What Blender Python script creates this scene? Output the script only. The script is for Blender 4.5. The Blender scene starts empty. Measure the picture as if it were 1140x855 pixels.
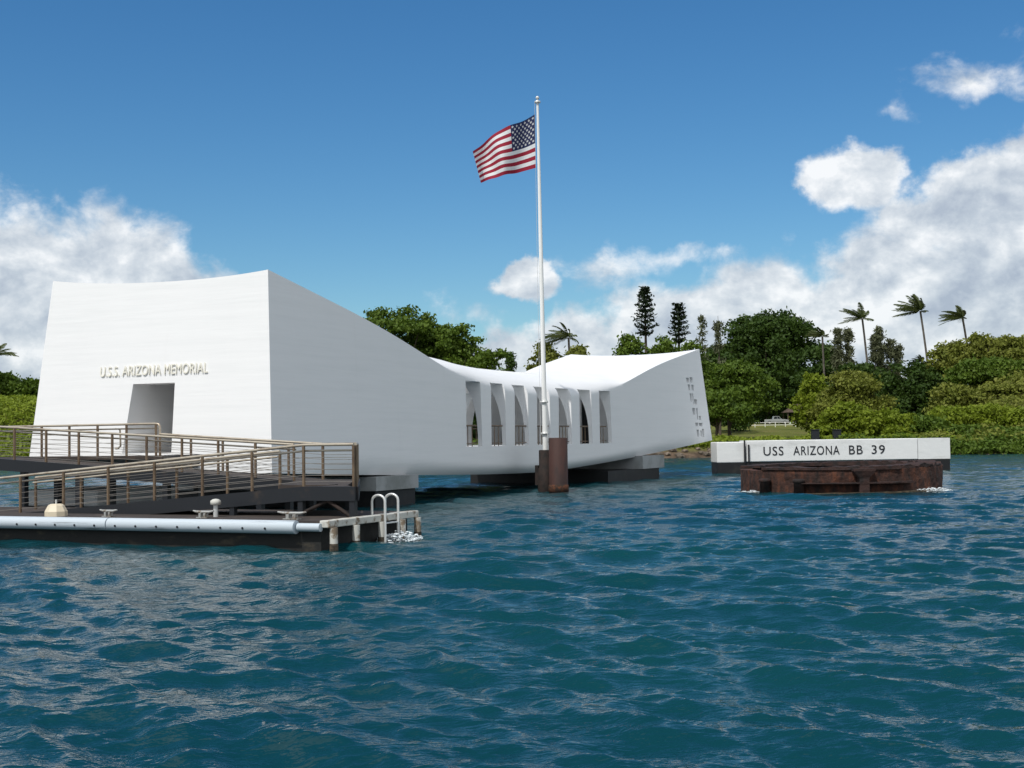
import bpy, bmesh, math, random
import numpy as np
from mathutils import Vector, Matrix
C = bpy.context.scene.collection
R = math.radians
rng = np.random.default_rng(7)
random.seed(7)

# ------------------------------------------------------------------ camera, sky, sun, exposure
F, CH = 1500.0, 2.45                      # focal length in photo pixels (1140 wide), eye height over the water
PITCH, ROLL = math.atan(60.5 / F), R(0.8)
fw = Vector((0, math.cos(PITCH), math.sin(PITCH)))
up0 = Vector((0, -math.sin(PITCH), math.cos(PITCH)))
rt0 = Vector((1, 0, 0))
rt = rt0 * math.cos(ROLL) - up0 * math.sin(ROLL)
up = up0 * math.cos(ROLL) + rt0 * math.sin(ROLL)
cam_d = bpy.data.cameras.new('camera')
cam_d.sensor_width = 36.0
cam_d.lens = F / 1140 * 36
cam_d.clip_start, cam_d.clip_end = 0.5, 6000
cam = bpy.data.objects.new('camera', cam_d)
C.objects.link(cam)
cam.matrix_world = Matrix(((rt.x, up.x, -fw.x, 0), (rt.y, up.y, -fw.y, 0), (rt.z, up.z, -fw.z, CH), (0, 0, 0, 1)))
sc = bpy.context.scene
sc.camera = cam

SUN_EL, SUN_AZ = R(55), R(214)            # azimuth of the sun measured clockwise from +Y
SUN_STRENGTH, SKY_STRENGTH, EXPOSURE = 2.7, 0.107, 0.19
sund = bpy.data.lights.new('sun', 'SUN')
sund.energy, sund.angle, sund.color = SUN_STRENGTH, R(0.53), (1.0, 0.975, 0.925)
sun = bpy.data.objects.new('sun', sund)
C.objects.link(sun)
to_sun = Vector((math.sin(SUN_AZ) * math.cos(SUN_EL), math.cos(SUN_AZ) * math.cos(SUN_EL), math.sin(SUN_EL)))
sun.rotation_euler = to_sun.to_track_quat('Z', 'Y').to_euler()
sun.location = to_sun * 300
vs = sc.view_settings
vs.view_transform, vs.look, vs.exposure, vs.gamma, vs.use_curve_mapping = 'Standard', 'None', EXPOSURE, 1.0, False

world = bpy.data.worlds.new('World')
sc.world = world
world.use_nodes = True
wt = world.node_tree
wt.nodes.clear()

class NT:
    """small helper for writing node graphs"""
    def __init__(s, t): s.t = t
    def n(s, typ, **kw):
        x = s.t.nodes.new(typ)
        for k, v in kw.items(): setattr(x, k, v)
        return x
    def l(s, a, b): s.t.links.new(a, b)
    def inp(s, sock, v):
        if hasattr(v, 'links') or isinstance(v, bpy.types.NodeSocket): s.l(v, sock)
        elif v is not None: sock.default_value = v
    def m(s, op, a, b=None, c=None, clamp=False):
        x = s.n('ShaderNodeMath', operation=op, use_clamp=clamp)
        s.inp(x.inputs[0], a)
        if b is not None: s.inp(x.inputs[1], b)
        if c is not None: s.inp(x.inputs[2], c)
        return x.outputs[0]
    def noise(s, vec, scale, detail=4, rough=0.55, dist=0.0):
        x = s.n('ShaderNodeTexNoise')
        if vec is not None: s.l(vec, x.inputs['Vector'])
        x.inputs['Scale'].default_value = scale; x.inputs['Detail'].default_value = detail
        x.inputs['Roughness'].default_value = rough; x.inputs['Distortion'].default_value = dist
        return x.outputs[0]
    def ramp(s, fac, stops):
        x = s.n('ShaderNodeValToRGB')
        s.l(fac, x.inputs[0])
        e = x.color_ramp.elements
        while len(e) < len(stops): e.new(0.5)
        for i, (p, c) in enumerate(stops):
            e[i].position = p
            e[i].color = (c if len(c) == 4 else (*c, 1)) if hasattr(c, '__len__') else (c, c, c, 1)
        return x.outputs[0]
    def smooth(s, v, a, b):
        x = s.n('ShaderNodeMapRange', interpolation_type='SMOOTHSTEP')
        s.inp(x.inputs[0], v)
        x.inputs[1].default_value = a; x.inputs[2].default_value = b
        return x.outputs[0]
    def mix(s, f, a, b):
        x = s.n('ShaderNodeMix', data_type='RGBA')
        s.inp(x.inputs[0], f)
        for k, v in ((6, a), (7, b)):
            if isinstance(v, (tuple, list)): x.inputs[k].default_value = (*v[:3], 1)
            else: s.l(v, x.inputs[k])
        return x.outputs[2]
    def mapping(s, vec, scale=(1, 1, 1), loc=(0, 0, 0), rot=(0, 0, 0)):
        x = s.n('ShaderNodeMapping')
        s.l(vec, x.inputs[0])
        x.inputs['Scale'].default_value = scale; x.inputs['Location'].default_value = loc; x.inputs['Rotation'].default_value = rot
        return x.outputs[0]

# sky: Nishita gradient, cumulus banks low over the island, all by direction (azimuth, elevation)
W = NT(wt)
sky = W.n('ShaderNodeTexSky', sky_type='NISHITA')
sky.sun_disc = False
sky.sun_elevation = SUN_EL
sky.sun_rotation = SUN_AZ
sky.altitude = 0; sky.air_density = 1.0; sky.dust_density = 0.3; sky.ozone_density = 2.2
tc = W.n('ShaderNodeTexCoord')
sep = W.n('ShaderNodeSeparateXYZ'); W.l(tc.outputs['Generated'], sep.inputs[0])
az = W.m('ARCTAN2', sep.outputs[0], sep.outputs[1])
el = W.m('ARCSINE', sep.outputs[2])
Acoord = W.m('MULTIPLY', az, 15.0)        # units of 100 photo pixels near the view axis
Bcoord = W.m('MULTIPLY', el, 15.0)
ab = W.n('ShaderNodeCombineXYZ'); W.l(Acoord, ab.inputs[0]); W.l(Bcoord, ab.inputs[1])
ABv = ab.outputs[0]
wn = W.n('ShaderNodeTexNoise'); W.l(ABv, wn.inputs['Vector']); wn.inputs['Scale'].default_value = 1.7; wn.inputs['Detail'].default_value = 6; wn.inputs['Roughness'].default_value = 0.6
wsep = W.n('ShaderNodeSeparateColor'); W.l(wn.outputs[1], wsep.inputs[0])
Aw = W.m('MULTIPLY_ADD', W.m('SUBTRACT', wsep.outputs[0], 0.5), 0.75, Acoord)
Bw = W.m('MULTIPLY_ADD', W.m('SUBTRACT', wsep.outputs[1], 0.5), 0.5, Bcoord)
# (A, B, half width, half height, softness weight)
BLOBS = [
    # left bank
    (-6.1, 1.25, 1.4, 1.62), (-5.2, 1.35, 0.9, 1.35), (-4.5, 1.35, 0.8, 1.38), (-3.95, 1.2, 0.85, 1.2), (-3.4, 1.1, 0.75, 0.98), (-8.5, 1.3, 2.4, 1.7),
    # low right bank, rising to the right
    (-0.1, 0.65, 0.75, 0.60), (0.75, 0.85, 0.85, 0.72), (1.7, 0.95, 1.0, 0.82), (2.7, 1.05, 1.2, 0.95), (4.2, 1.25, 1.3, 1.1), (5.4, 1.5, 1.4, 1.2), (7.5, 1.5, 2.0, 1.7),
    # upper lumps
    (3.8, 2.72, 0.62, 0.44), (5.0, 2.55, 0.72, 0.5), (5.75, 2.6, 0.7, 0.62), (4.7, 2.2, 0.9, 0.4),
    # stray puffs
    (0.14, 1.74, 0.46, 0.24), (5.25, 3.68, 0.60, 0.26, 0.22), (5.75, 3.9, 0.5, 0.34, 0.24), (4.2, 3.35, 0.30, 0.16, 0.16),
    (-0.5, 1.4, 0.35, 0.2, 0.12), (1.1, 1.88, 0.7, 0.2, 0.26), (2.1, 2.0, 0.7, 0.12, 0.2),
]
dens = None
for (a, b, ra, rb, *pk) in BLOBS:
    x = W.m('MULTIPLY', W.m('SUBTRACT', Aw, a), 1 / ra); y = W.m('MULTIPLY', W.m('SUBTRACT', Bw, b), 1 / rb)
    r2 = W.m('MULTIPLY_ADD', x, x, W.m('MULTIPLY', y, y))
    d = W.m('SUBTRACT', 1.0, W.m('SQRT', r2))
    if pk: d = W.m('MULTIPLY', W.m('MINIMUM', d, 0.6), pk[0])
    dens = d if dens is None else W.m('SMOOTH_MAX', dens, d, 0.12)
n1 = W.noise(W.mapping(ABv, (1, 1.25, 1)), 1.15, 10, 0.60, 0.2)
n1s = W.noise(W.mapping(ABv, (1, 1.25, 1), (0.10, -0.16, 0)), 1.15, 10, 0.60, 0.2)
n2 = W.noise(W.mapping(ABv, (1, 1.3, 1), (5, 3, 0)), 0.55, 6, 0.55)
n2s = W.noise(W.mapping(ABv, (1, 1.3, 1), (5.10, 2.75, 0)), 0.55, 6, 0.55)
# near-full unseen cloud cover beside and behind the view, added to brighten shaded sides
away = W.smooth(W.m('ABSOLUTE', az), 0.55, 1.0)
n3 = W.noise(tc.outputs['Generated'], 3.2, 7, 0.55)
gen = W.m('MULTIPLY_ADD', W.m('SUBTRACT', n3, 0.20), 5.0, W.m('MULTIPLY', Bcoord, -0.035))
gen = W.m('MULTIPLY_ADD', W.m('SUBTRACT', away, 1.0), 4.0, gen)
densx = W.m('MAXIMUM', dens, gen)
dn = W.m('MULTIPLY_ADD', W.m('SUBTRACT', n1, 0.5), 0.9, densx)
alpha = W.smooth(dn, -0.02, 0.30)
alpha = W.m('MULTIPLY', alpha, W.smooth(el, -0.01, 0.02))
relief = W.m('MULTIPLY_ADD', W.m('SUBTRACT', n1, n1s), 1.9, W.m('MULTIPLY', W.m('SUBTRACT', n2, n2s), 3.6))
lit = W.m('ADD', 0.60, relief)
lit = W.m('MULTIPLY_ADD', W.m('SUBTRACT', n2, 0.5), 1.1, lit, clamp=True)
lit = W.m('ADD', lit, W.m('MAXIMUM', W.m('MINIMUM', W.m('MULTIPLY', W.m('SUBTRACT', Bcoord, 1.7), 0.13), 0.10), -0.16), clamp=True)
ccol = W.ramp(lit, [(0.0, (3.5, 4.0, 4.8)), (0.35, (4.7, 5.2, 5.8)), (0.7, (6.3, 6.65, 7.0)), (1.0, (8.1, 8.2, 8.3))])
skyc = W.n('ShaderNodeHueSaturation')
W.l(sky.outputs[0], skyc.inputs['Color'])
skyc.inputs['Saturation'].default_value = 1.3
skyc.inputs['Value'].default_value = 1.0
tint = W.n('ShaderNodeMix', data_type='RGBA', blend_type='MULTIPLY'); tint.inputs[0].default_value = 1.0
W.l(skyc.outputs[0], tint.inputs[6]); tint.inputs[7].default_value = (0.61, 0.775, 0.84, 1)      # clear, dry trade-wind blue
final = W.mix(W.m('MULTIPLY', alpha, 0.93), tint.outputs[2], ccol)
bg = W.n('ShaderNodeBackground'); W.l(final, bg.inputs[0]); bg.inputs[1].default_value = SKY_STRENGTH
wo = W.n('ShaderNodeOutputWorld'); W.l(bg.outputs[0], wo.inputs[0])

# ------------------------------------------------------------------ helpers
def at(px, py, Y):
    """world point at depth Y seen at photo pixel px, py"""
    d = fw + rt * ((px - 570) / F) - up * ((py - 427.5) / F)
    return Vector((0, 0, CH)) + d * (Y / d.y)

def material(name, base=(0.5, 0.5, 0.5), rough=0.6, metal=0.0, spec=0.5, var=None, bump=None, space='Object'):
    """var = (colour2, scale, detail, lo, hi) mixes a second colour by noise; bump = (scale, strength, distance, stretch)"""
    m = bpy.data.materials.new(name); m.use_nodes = True
    T = NT(m.node_tree)
    b = m.node_tree.nodes['Principled BSDF']
    b.inputs['Base Color'].default_value = (*base, 1)
    b.inputs['Roughness'].default_value = rough; b.inputs['Metallic'].default_value = metal
    b.inputs['Specular IOR Level'].default_value = spec
    t = T.n('ShaderNodeTexCoord')
    v = t.outputs[space]
    if var:
        vv = v if len(var) < 6 else T.mapping(v, var[5])
        f = T.smooth(T.noise(vv, var[1], var[2], 0.6), var[3], var[4])
        T.l(T.mix(f, base, var[0]), b.inputs['Base Color'])
    if bump:
        vv = T.mapping(v, bump[3]) if len(bump) > 3 else v
        bp = T.n('ShaderNodeBump'); bp.inputs['Strength'].default_value = bump[1]; bp.inputs['Distance'].default_value = bump[2]
        T.l(T.noise(vv, bump[0], 5, 0.6), bp.inputs['Height']); T.l(bp.outputs[0], b.inputs['Normal'])
    return m

class MB:
    """collects shapes, then links them as ONE mesh object"""
    def __init__(s): s.v = []; s.f = []; s.mi = []; s.sm = []; s.cur = 0
    def add(s, vs_, fs_, smooth=False):
        o = len(s.v)
        s.v += [tuple(p) for p in vs_]
        for f in fs_:
            s.f.append([i + o for i in f]); s.mi.append(s.cur); s.sm.append(smooth)
        return s
    def box(s, lo, hi, M=None, bev=0.0):
        x0, y0, z0 = lo; x1, y1, z1 = hi
        if bev <= 0:
            p = [(x0, y0, z0), (x1, y0, z0), (x1, y1, z0), (x0, y1, z0), (x0, y0, z1), (x1, y0, z1), (x1, y1, z1), (x0, y1, z1)]
            fs_ = [(0, 3, 2, 1), (4, 5, 6, 7), (0, 1, 5, 4), (1, 2, 6, 5), (2, 3, 7, 6), (3, 0, 4, 7)]
        else:
            bm = bmesh.new(); bmesh.ops.create_cube(bm, size=1)
            for q in bm.verts:
                q.co = Vector(((x0 + x1) / 2 + q.co.x * (x1 - x0), (y0 + y1) / 2 + q.co.y * (y1 - y0), (z0 + z1) / 2 + q.co.z * (z1 - z0)))
            bmesh.ops.bevel(bm, geom=list(bm.edges), offset=bev, segments=2, affect='EDGES', profile=0.5)
            bm.verts.index_update(); p = [tuple(q.co) for q in bm.verts]; fs_ = [[q.index for q in f.verts] for f in bm.faces]; bm.free()
        if M is not None: p = [tuple(M @ Vector(q)) for q in p]
        return s.add(p, fs_)
    def tube(s, pts, r, seg=8, cap=True, smooth=True):
        pts = [Vector(p) for p in pts]
        rr = r if hasattr(r, '__len__') else [r] * len(pts)
        vs_, fs_ = [], []
        prev = None
        for i, p in enumerate(pts):
            a = pts[max(i - 1, 0)]; b = pts[min(i + 1, len(pts) - 1)]
            t = (b - a).normalized()
            if prev is None:
                x = t.cross(Vector((0, 0, 1)) if abs(t.z) < 0.9 else Vector((1, 0, 0))).normalized()
            else:
                x = (prev - t * prev.dot(t)).normalized()
            prev = x; y = t.cross(x)
            for k in range(seg):
                an = 2 * math.pi * k / seg
                vs_.append(p + (x * math.cos(an) + y * math.sin(an)) * rr[i])
        for i in range(len(pts) - 1):
            for k in range(seg):
                a = i * seg + k; b = i * seg + (k + 1) % seg
                fs_.append((a, b, b + seg, a + seg))
        s.add(vs_, fs_, smooth)
        if cap:
            n = len(pts)
            s.add(vs_[:seg], [tuple(range(seg))[::-1]]); s.add(vs_[(n - 1) * seg:], [tuple(range(seg))])
        return s
    def lathe(s, prof, seg=24, center=(0, 0, 0), smooth=True):
        cx, cy, cz = center
        vs_, fs_ = [], []
        for (r, z) in prof:
            for k in range(seg):
                an = 2 * math.pi * k / seg
                vs_.append((cx + r * math.cos(an), cy + r * math.sin(an), cz + z))
        for i in range(len(prof) - 1):
            for k in range(seg):
                a = i * seg + k; b = i * seg + (k + 1) % seg
                fs_.append((a, b, b + seg, a + seg))
        return s.add(vs_, fs_, smooth)
    def prism(s, poly, z0, z1):
        """poly = list of (x, y), or z0/z1 may be functions of (x, y)"""
        n = len(poly)
        g0 = z0 if callable(z0) else (lambda x, y: z0); g1 = z1 if callable(z1) else (lambda x, y: z1)
        p = [(x, y, g0(x, y)) for x, y in poly] + [(x, y, g1(x, y)) for x, y in poly]
        fs_ = [tuple(range(n))[::-1], tuple(range(n, 2 * n))] + [(i, (i + 1) % n, n + (i + 1) % n, n + i) for i in range(n)]
        return s.add(p, fs_)
    def mesh(s, name):
        me = bpy.data.meshes.new(name)
        me.from_pydata(s.v, [], s.f)
        me.polygons.foreach_set('material_index', s.mi)
        me.polygons.foreach_set('use_smooth', s.sm)
        me.update()
        return me
    def build(s, name, mats, parent=None, loc=(0, 0, 0)):
        me = s.mesh(name)
        for m in (mats if isinstance(mats, (list, tuple)) else [mats]): me.materials.append(m)
        bm = bmesh.new(); bm.from_mesh(me); bmesh.ops.recalc_face_normals(bm, faces=list(bm.faces)); bm.to_mesh(me); bm.free()
        o = bpy.data.objects.new(name, me); C.objects.link(o)
        o.location = loc
        if parent is not None: o.parent = parent
        return o

def np_mesh(name, verts, quads, mats, parent=None, loc=(0, 0, 0), smooth=False):
    me = bpy.data.meshes.new(name)
    n, q = len(verts), len(quads)
    me.vertices.add(n); me.vertices.foreach_set('co', np.asarray(verts, np.float32).ravel())
    me.loops.add(q * 4); me.loops.foreach_set('vertex_index', np.asarray(quads, np.int32).ravel())
    me.polygons.add(q); me.polygons.foreach_set('loop_start', np.arange(0, q * 4, 4, dtype=np.int32))
    try: me.polygons.foreach_set('loop_total', np.full(q, 4, np.int32))
    except Exception: pass
    if smooth: me.polygons.foreach_set('use_smooth', np.ones(q, bool))
    me.update(calc_edges=True); me.validate()
    for m in (mats if isinstance(mats, (list, tuple)) else [mats]): me.materials.append(m)
    o = bpy.data.objects.new(name, me); C.objects.link(o); o.location = loc
    if parent is not None: o.parent = parent
    return o

def tag(o, label=None, cat=None, group=None, kind=None):
    if label: o['label'] = label
    if cat: o['category'] = cat
    if group: o['group'] = group
    if kind: o['kind'] = kind
    return o
def thing(name, label, cat, loc=(0, 0, 0), rotz=0.0, group=None):
    o = bpy.data.objects.new(name, None); C.objects.link(o)
    o.location = loc; o.rotation_euler = (0, 0, rotz); o.empty_display_size = 0.5
    return tag(o, label, cat, group)

# ------------------------------------------------------------------ materials
def white_concrete():
    m = material('painted white concrete', (0.83, 0.83, 0.83), 0.55, spec=0.35)
    T = NT(m.node_tree); b = m.node_tree.nodes['Principled BSDF']
    t = T.n('ShaderNodeTexCoord'); v = t.outputs['Object']
    bands = T.noise(T.mapping(v, (0.12, 0.12, 3.2)), 1.6, 5, 0.65)
    blot = T.noise(v, 0.5, 4, 0.6)
    f = T.m('MULTIPLY_ADD', bands, 0.7, T.m('MULTIPLY', blot, 0.3))
    streak = T.smooth(T.noise(T.mapping(v, (1.6, 1.6, 0.07)), 1.0, 4, 0.7), 0.60, 0.85)
    col = T.ramp(f, [(0.3, (0.805, 0.81, 0.81)), (0.52, (0.845, 0.845, 0.845)), (0.75, (0.865, 0.865, 0.865))])
    T.l(T.mix(T.m('MULTIPLY', streak, 0.14), col, (0.66, 0.65, 0.62)), b.inputs['Base Color'])
    bp = T.n('ShaderNodeBump'); bp.inputs['Strength'].default_value = 0.16; bp.inputs['Distance'].default_value = 0.03
    fine = T.noise(T.mapping(v, (0.35, 0.35, 5.0)), 1.5, 4, 0.6)
    T.l(fine, bp.inputs['Height']); T.l(bp.outputs[0], b.inputs['Normal'])
    return m
M = {}
M['white'] = white_concrete()
M['letter'] = material('cream letter metal', (0.80, 0.77, 0.67), 0.45)
M['bronze'] = material('bronze rail', (0.22, 0.155, 0.10), 0.42, 0.5, var=((0.13, 0.085, 0.055), 3.0, 4, 0.4, 0.7))
M['railtop_lit'] = material('lit bronze rail top', (0.50, 0.44, 0.35), 0.38, 0.45, var=((0.32, 0.25, 0.18), 2.0, 4, 0.45, 0.75))  # paler copy of the bronze: light on the top rails put into the colour
M['cable'] = material('steel cable', (0.35, 0.32, 0.28), 0.4, 0.7)
M['dark'] = material('painted dark interior', (0.012, 0.012, 0.013), 0.8)
M['navy'] = material('black painted steel', (0.009, 0.011, 0.015), 0.5, var=((0.05, 0.035, 0.025), 1.3, 5, 0.58, 0.78))
M['decktop'] = material('deck boards', (0.036, 0.028, 0.025), 0.8, var=((0.065, 0.048, 0.038), 2.0, 5, 0.4, 0.7))
M['hull'] = material('fouled black float', (0.010, 0.010, 0.009), 0.75, var=((0.055, 0.045, 0.030), 2.2, 6, 0.56, 0.75, (0.6, 1, 1.6)), bump=(3, 0.6, 0.05))
M['weed'] = material('tide weed crust', (0.10, 0.075, 0.05), 0.9, var=((0.03, 0.025, 0.018), 6, 5, .4, .6), bump=(12, .6, .03))
M['fender'] = material('bleached pale fender', (0.52, 0.58, 0.63), 0.38, var=((0.22, 0.24, 0.26), 1.8, 6, 0.55, 0.72, (0.25, 1.5, 5)))
M['oldwhite'] = material('chipped white paint', (0.56, 0.55, 0.50), 0.6, var=((0.20, 0.15, 0.10), 3.2, 7, 0.50, 0.62))
M['galv'] = material('pale galvanised', (0.66, 0.66, 0.64), 0.35, 0.4)
M['cleat'] = material('worn cleat metal', (0.42, 0.42, 0.40), 0.45, 0.5, var=((0.22, 0.18, 0.14), 9, 5, .45, .65))
M['cream'] = material('cream plastic', (0.66, 0.57, 0.42), 0.5)
M['polewhite'] = material('white pole paint', (0.80, 0.80, 0.78), 0.35)
M['rust'] = material('deep rust', (0.040, 0.018, 0.014), 0.85, var=((0.014, 0.009, 0.008), 2.6, 7, 0.42, 0.62), bump=(5, 0.8, 0.06))
M['pilerust'] = material('brown pile rust', (0.052, 0.020, 0.015), 0.75, var=((0.022, 0.012, 0.011), 2.0, 6, 0.4, 0.7, (1, 1, 0.4)), bump=(4, 0.4, 0.03))
M['quaywhite'] = material('white quay paint', (0.78, 0.78, 0.77), 0.6, var=((0.60, 0.60, 0.58), 0.9, 6, 0.52, 0.75, (0.5, 0.5, 1.6)), bump=(2, 0.4, 0.05))
M['quayblack'] = material('wet black concrete', (0.006, 0.0065, 0.0075), 0.6, var=((0.03, 0.027, 0.022), 1.5, 6, 0.5, 0.8))
M['black'] = material('black paint', (0.015, 0.015, 0.02), 0.5)
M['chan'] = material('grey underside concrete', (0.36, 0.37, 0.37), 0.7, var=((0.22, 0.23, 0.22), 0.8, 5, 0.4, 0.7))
M['foam'] = material('foam', (0.75, 0.80, 0.82), 0.6)

# ------------------------------------------------------------------ water
def make_water():
    rows, cols = 900, 1000
    d = np.exp(np.linspace(math.log(4.5), math.log(190), rows))
    a = np.linspace(-R(33), R(33), cols)
    D, Aa = np.meshgrid(d, a, indexing='ij')
    X = np.tan(Aa) * (D + 14.0); Y = D.copy()
    spacing = np.maximum(D * (math.log(190 / 4.5) / rows), (D + 14) * (a[1] - a[0]))
    Z = np.zeros_like(X); dX = np.zeros_like(X); dY = np.zeros_like(X)
    n = 150
    lam = np.exp(rng.uniform(math.log(0.17), math.log(4.2), n))
    main = math.atan2(-0.90, -0.42)
    for i in range(n):
        L = lam[i]; k = 2 * math.pi / L
        th_ = main + rng.normal(0, 0.38 if L > 0.6 else 0.6)
        slope = (0.046 if L < 0.8 else 0.042) * (1.0 if L < 1.1 else (1.1 / L) ** 0.7) * rng.uniform(0.6, 1.4)
        amp = slope / k
        ph = rng.uniform(0, 6.283)
        fade = np.clip((L / (spacing * 2.2) - 1.0), 0, 1)
        kx, ky = k * math.cos(th_), k * math.sin(th_)
        p = kx * X + ky * Y + ph
        # slow amplitude groups so crests are short and uneven
        g = 0.65 + 0.6 * np.sin(0.23 * kx * Y - 0.19 * ky * X + ph * 3.1) * np.sin(0.17 * kx * X + 0.21 * ky * Y + ph * 1.7)
        A_ = amp * fade * g
        s_ = np.sin(p); c_ = np.cos(p)
        Z += A_ * s_
        q = 0.55
        dX += q * A_ * math.cos(th_) * c_; dY += q * A_ * math.sin(th_) * c_
    X += dX; Y += dY
    verts = np.stack([X, Y, Z], -1).reshape(-1, 3)
    idx = np.arange(rows * cols).reshape(rows, cols)
    quads = np.stack([idx[:-1, :-1], idx[:-1, 1:], idx[1:, 1:], idx[1:, :-1]], -1).reshape(-1, 4)
    return verts, quads
def water_mat():
    m = bpy.data.materials.new('harbour water'); m.use_nodes = True
    T = NT(m.node_tree); b = m.node_tree.nodes['Principled BSDF']
    t = T.n('ShaderNodeNewGeometry'); v = t.outputs['Position']
    murk = T.noise(v, 0.05, 3, 0.5)
    T.l(T.mix(T.smooth(murk, 0.35, 0.65), (0.0030, 0.036, 0.048), (0.0045, 0.047, 0.054)), b.inputs['Base Color'])
    b.inputs['Roughness'].default_value = 0.07; b.inputs['IOR'].default_value = 1.333; b.inputs['Specular IOR Level'].default_value = 0.42
    # capillary ripples: two stretched, crossing noise fields with sharpened crests
    def ridge(scale, rot, st, det):
        x = T.noise(T.mapping(v, (st, 1.0, 1), rot=(0, 0, rot)), scale, det, 0.6)
        return T.m('SUBTRACT', 1.0, T.m('ABSOLUTE', T.m('MULTIPLY_ADD', x, 2.6, -1.3)))
    h = T.m('MULTIPLY_ADD', ridge(4.0, 0.35, 0.45, 3), 1.0, T.m('MULTIPLY', ridge(9.0, -0.25, 0.5, 3), 0.45))
    h = T.m('MULTIPLY_ADD', ridge(1.7, 0.1, 0.5, 2), 1.6, h)
    bp = T.n('ShaderNodeBump'); bp.inputs['Strength'].default_value = 1.0; bp.inputs['Distance'].default_value = 0.018
    T.l(h, bp.inputs['Height']); T.l(bp.outputs[0], b.inputs['Normal'])
    return m
M['water'] = water_mat()
wv, wq = make_water()
tag(np_mesh('water', wv, wq, M['water'], smooth=True), kind='structure')
mb = MB(); mb.add([(-2500, -400, -0.6), (2500, -400, -0.6), (2500, 3000, -0.6), (-2500, 3000, -0.6)], [(0, 1, 2, 3)])
tag(mb.build('water', M['water']), kind='structure')

# ------------------------------------------------------------------ island terrain
def sstep(x, a, b):
    t = np.clip((x - a) / (b - a), 0, 1); return t * t * (3 - 2 * t)
def shore_y(x):
    return 148.0 + 2.0 * np.sin(x * 0.07) + 1.2 * np.sin(x * 0.23 + 1) - 0.06 * np.clip(x - 20, 0, 60) - 4 * sstep(x, -20, -60)
def ground(x, y):
    x = np.asarray(x, float); y = np.asarray(y, float)
    t = y - shore_y(x)
    z = -0.8 + 2.0 * sstep(t, -2.0, 3.0) + 2.9 * sstep(t, 3, 160)
    hill = sstep(x - 0.295 * y, 0, 14) * 8.5 * sstep(t, 1, 42)
    left = sstep(-x - 0.30 * y, 0, 9) * 6.5 * sstep(t, 1, 24)
    return z + hill + left + 0.75 * sstep(y, 296.5, 300.5) * (1 - sstep(np.abs(x - 62), 14, 24)) + 0.12 * np.sin(x * 0.5) * np.sin(y * 0.4)
gx = np.concatenate([np.linspace(-900, -130, 24), np.linspace(-125, 180, 180), np.linspace(190, 1000, 24)])
gy = np.concatenate([np.linspace(138, 200, 70), np.linspace(204, 292, 24), np.linspace(294, 306, 13), np.linspace(310, 340, 8), np.linspace(360, 1500, 14)])
GX, GY = np.meshgrid(gx, gy, indexing='ij')
gv = np.stack([GX, GY, ground(GX, GY)], -1).reshape(-1, 3)
gi = np.arange(gv.shape[0]).reshape(GX.shape)
gq = np.stack([gi[:-1, :-1], gi[1:, :-1], gi[1:, 1:], gi[:-1, 1:]], -1).reshape(-1, 4)
def ground_mat():
    m = bpy.data.materials.new('island ground'); m.use_nodes = True
    T = NT(m.node_tree); b = m.node_tree.nodes['Principled BSDF']
    g = T.n('ShaderNodeNewGeometry'); s = T.n('ShaderNodeSeparateXYZ'); T.l(g.outputs['Position'], s.inputs[0])
    n = T.noise(g.outputs['Position'], 0.12, 6, 0.6)
    grass = T.ramp(n, [(0.3, (0.085, 0.105, 0.022)), (0.55, (0.13, 0.14, 0.035)), (0.75, (0.20, 0.155, 0.07))])
    rock = T.ramp(T.noise(g.outputs['Position'], 0.8, 6, 0.65), [(0.3, (0.035, 0.028, 0.022)), (0.6, (0.14, 0.10, 0.07)), (0.8, (0.22, 0.17, 0.12))])
    f = T.smooth(T.m('MULTIPLY_ADD', n, 0.8, s.outputs[2]), 0.9, 1.6)
    T.l(T.mix(f, rock, grass), b.inputs['Base Color'])
    b.inputs['Roughness'].default_value = 0.95; b.inputs['Specular IOR Level'].default_value = 0.1
    bp = T.n('ShaderNodeBump'); bp.inputs['Strength'].default_value = 0.8; bp.inputs['Distance'].default_value = 0.3
    T.l(T.noise(g.outputs['Position'], 1.6, 6, 0.65), bp.inputs['Height']); T.l(bp.outputs[0], b.inputs['Normal'])
    return m
M['ground'] = ground_mat()
tag(np_mesh('ground', gv, gq, M['ground'], smooth=True), kind='structure')

# ------------------------------------------------------------------ the memorial hall
TH = R(24.35)
Uv = Vector((math.sin(TH), math.cos(TH), 0)); Vv = Vector((math.cos(TH), -math.sin(TH), 0))
M0 = Vector((-1.875, 66.56, 0))               # centre of the hall; local x = across (right), local y = along its length
hall = thing('memorial_hall', 'long white sagging memorial hall with tall side openings standing on piers in the water', 'memorial', M0, -TH)

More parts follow.
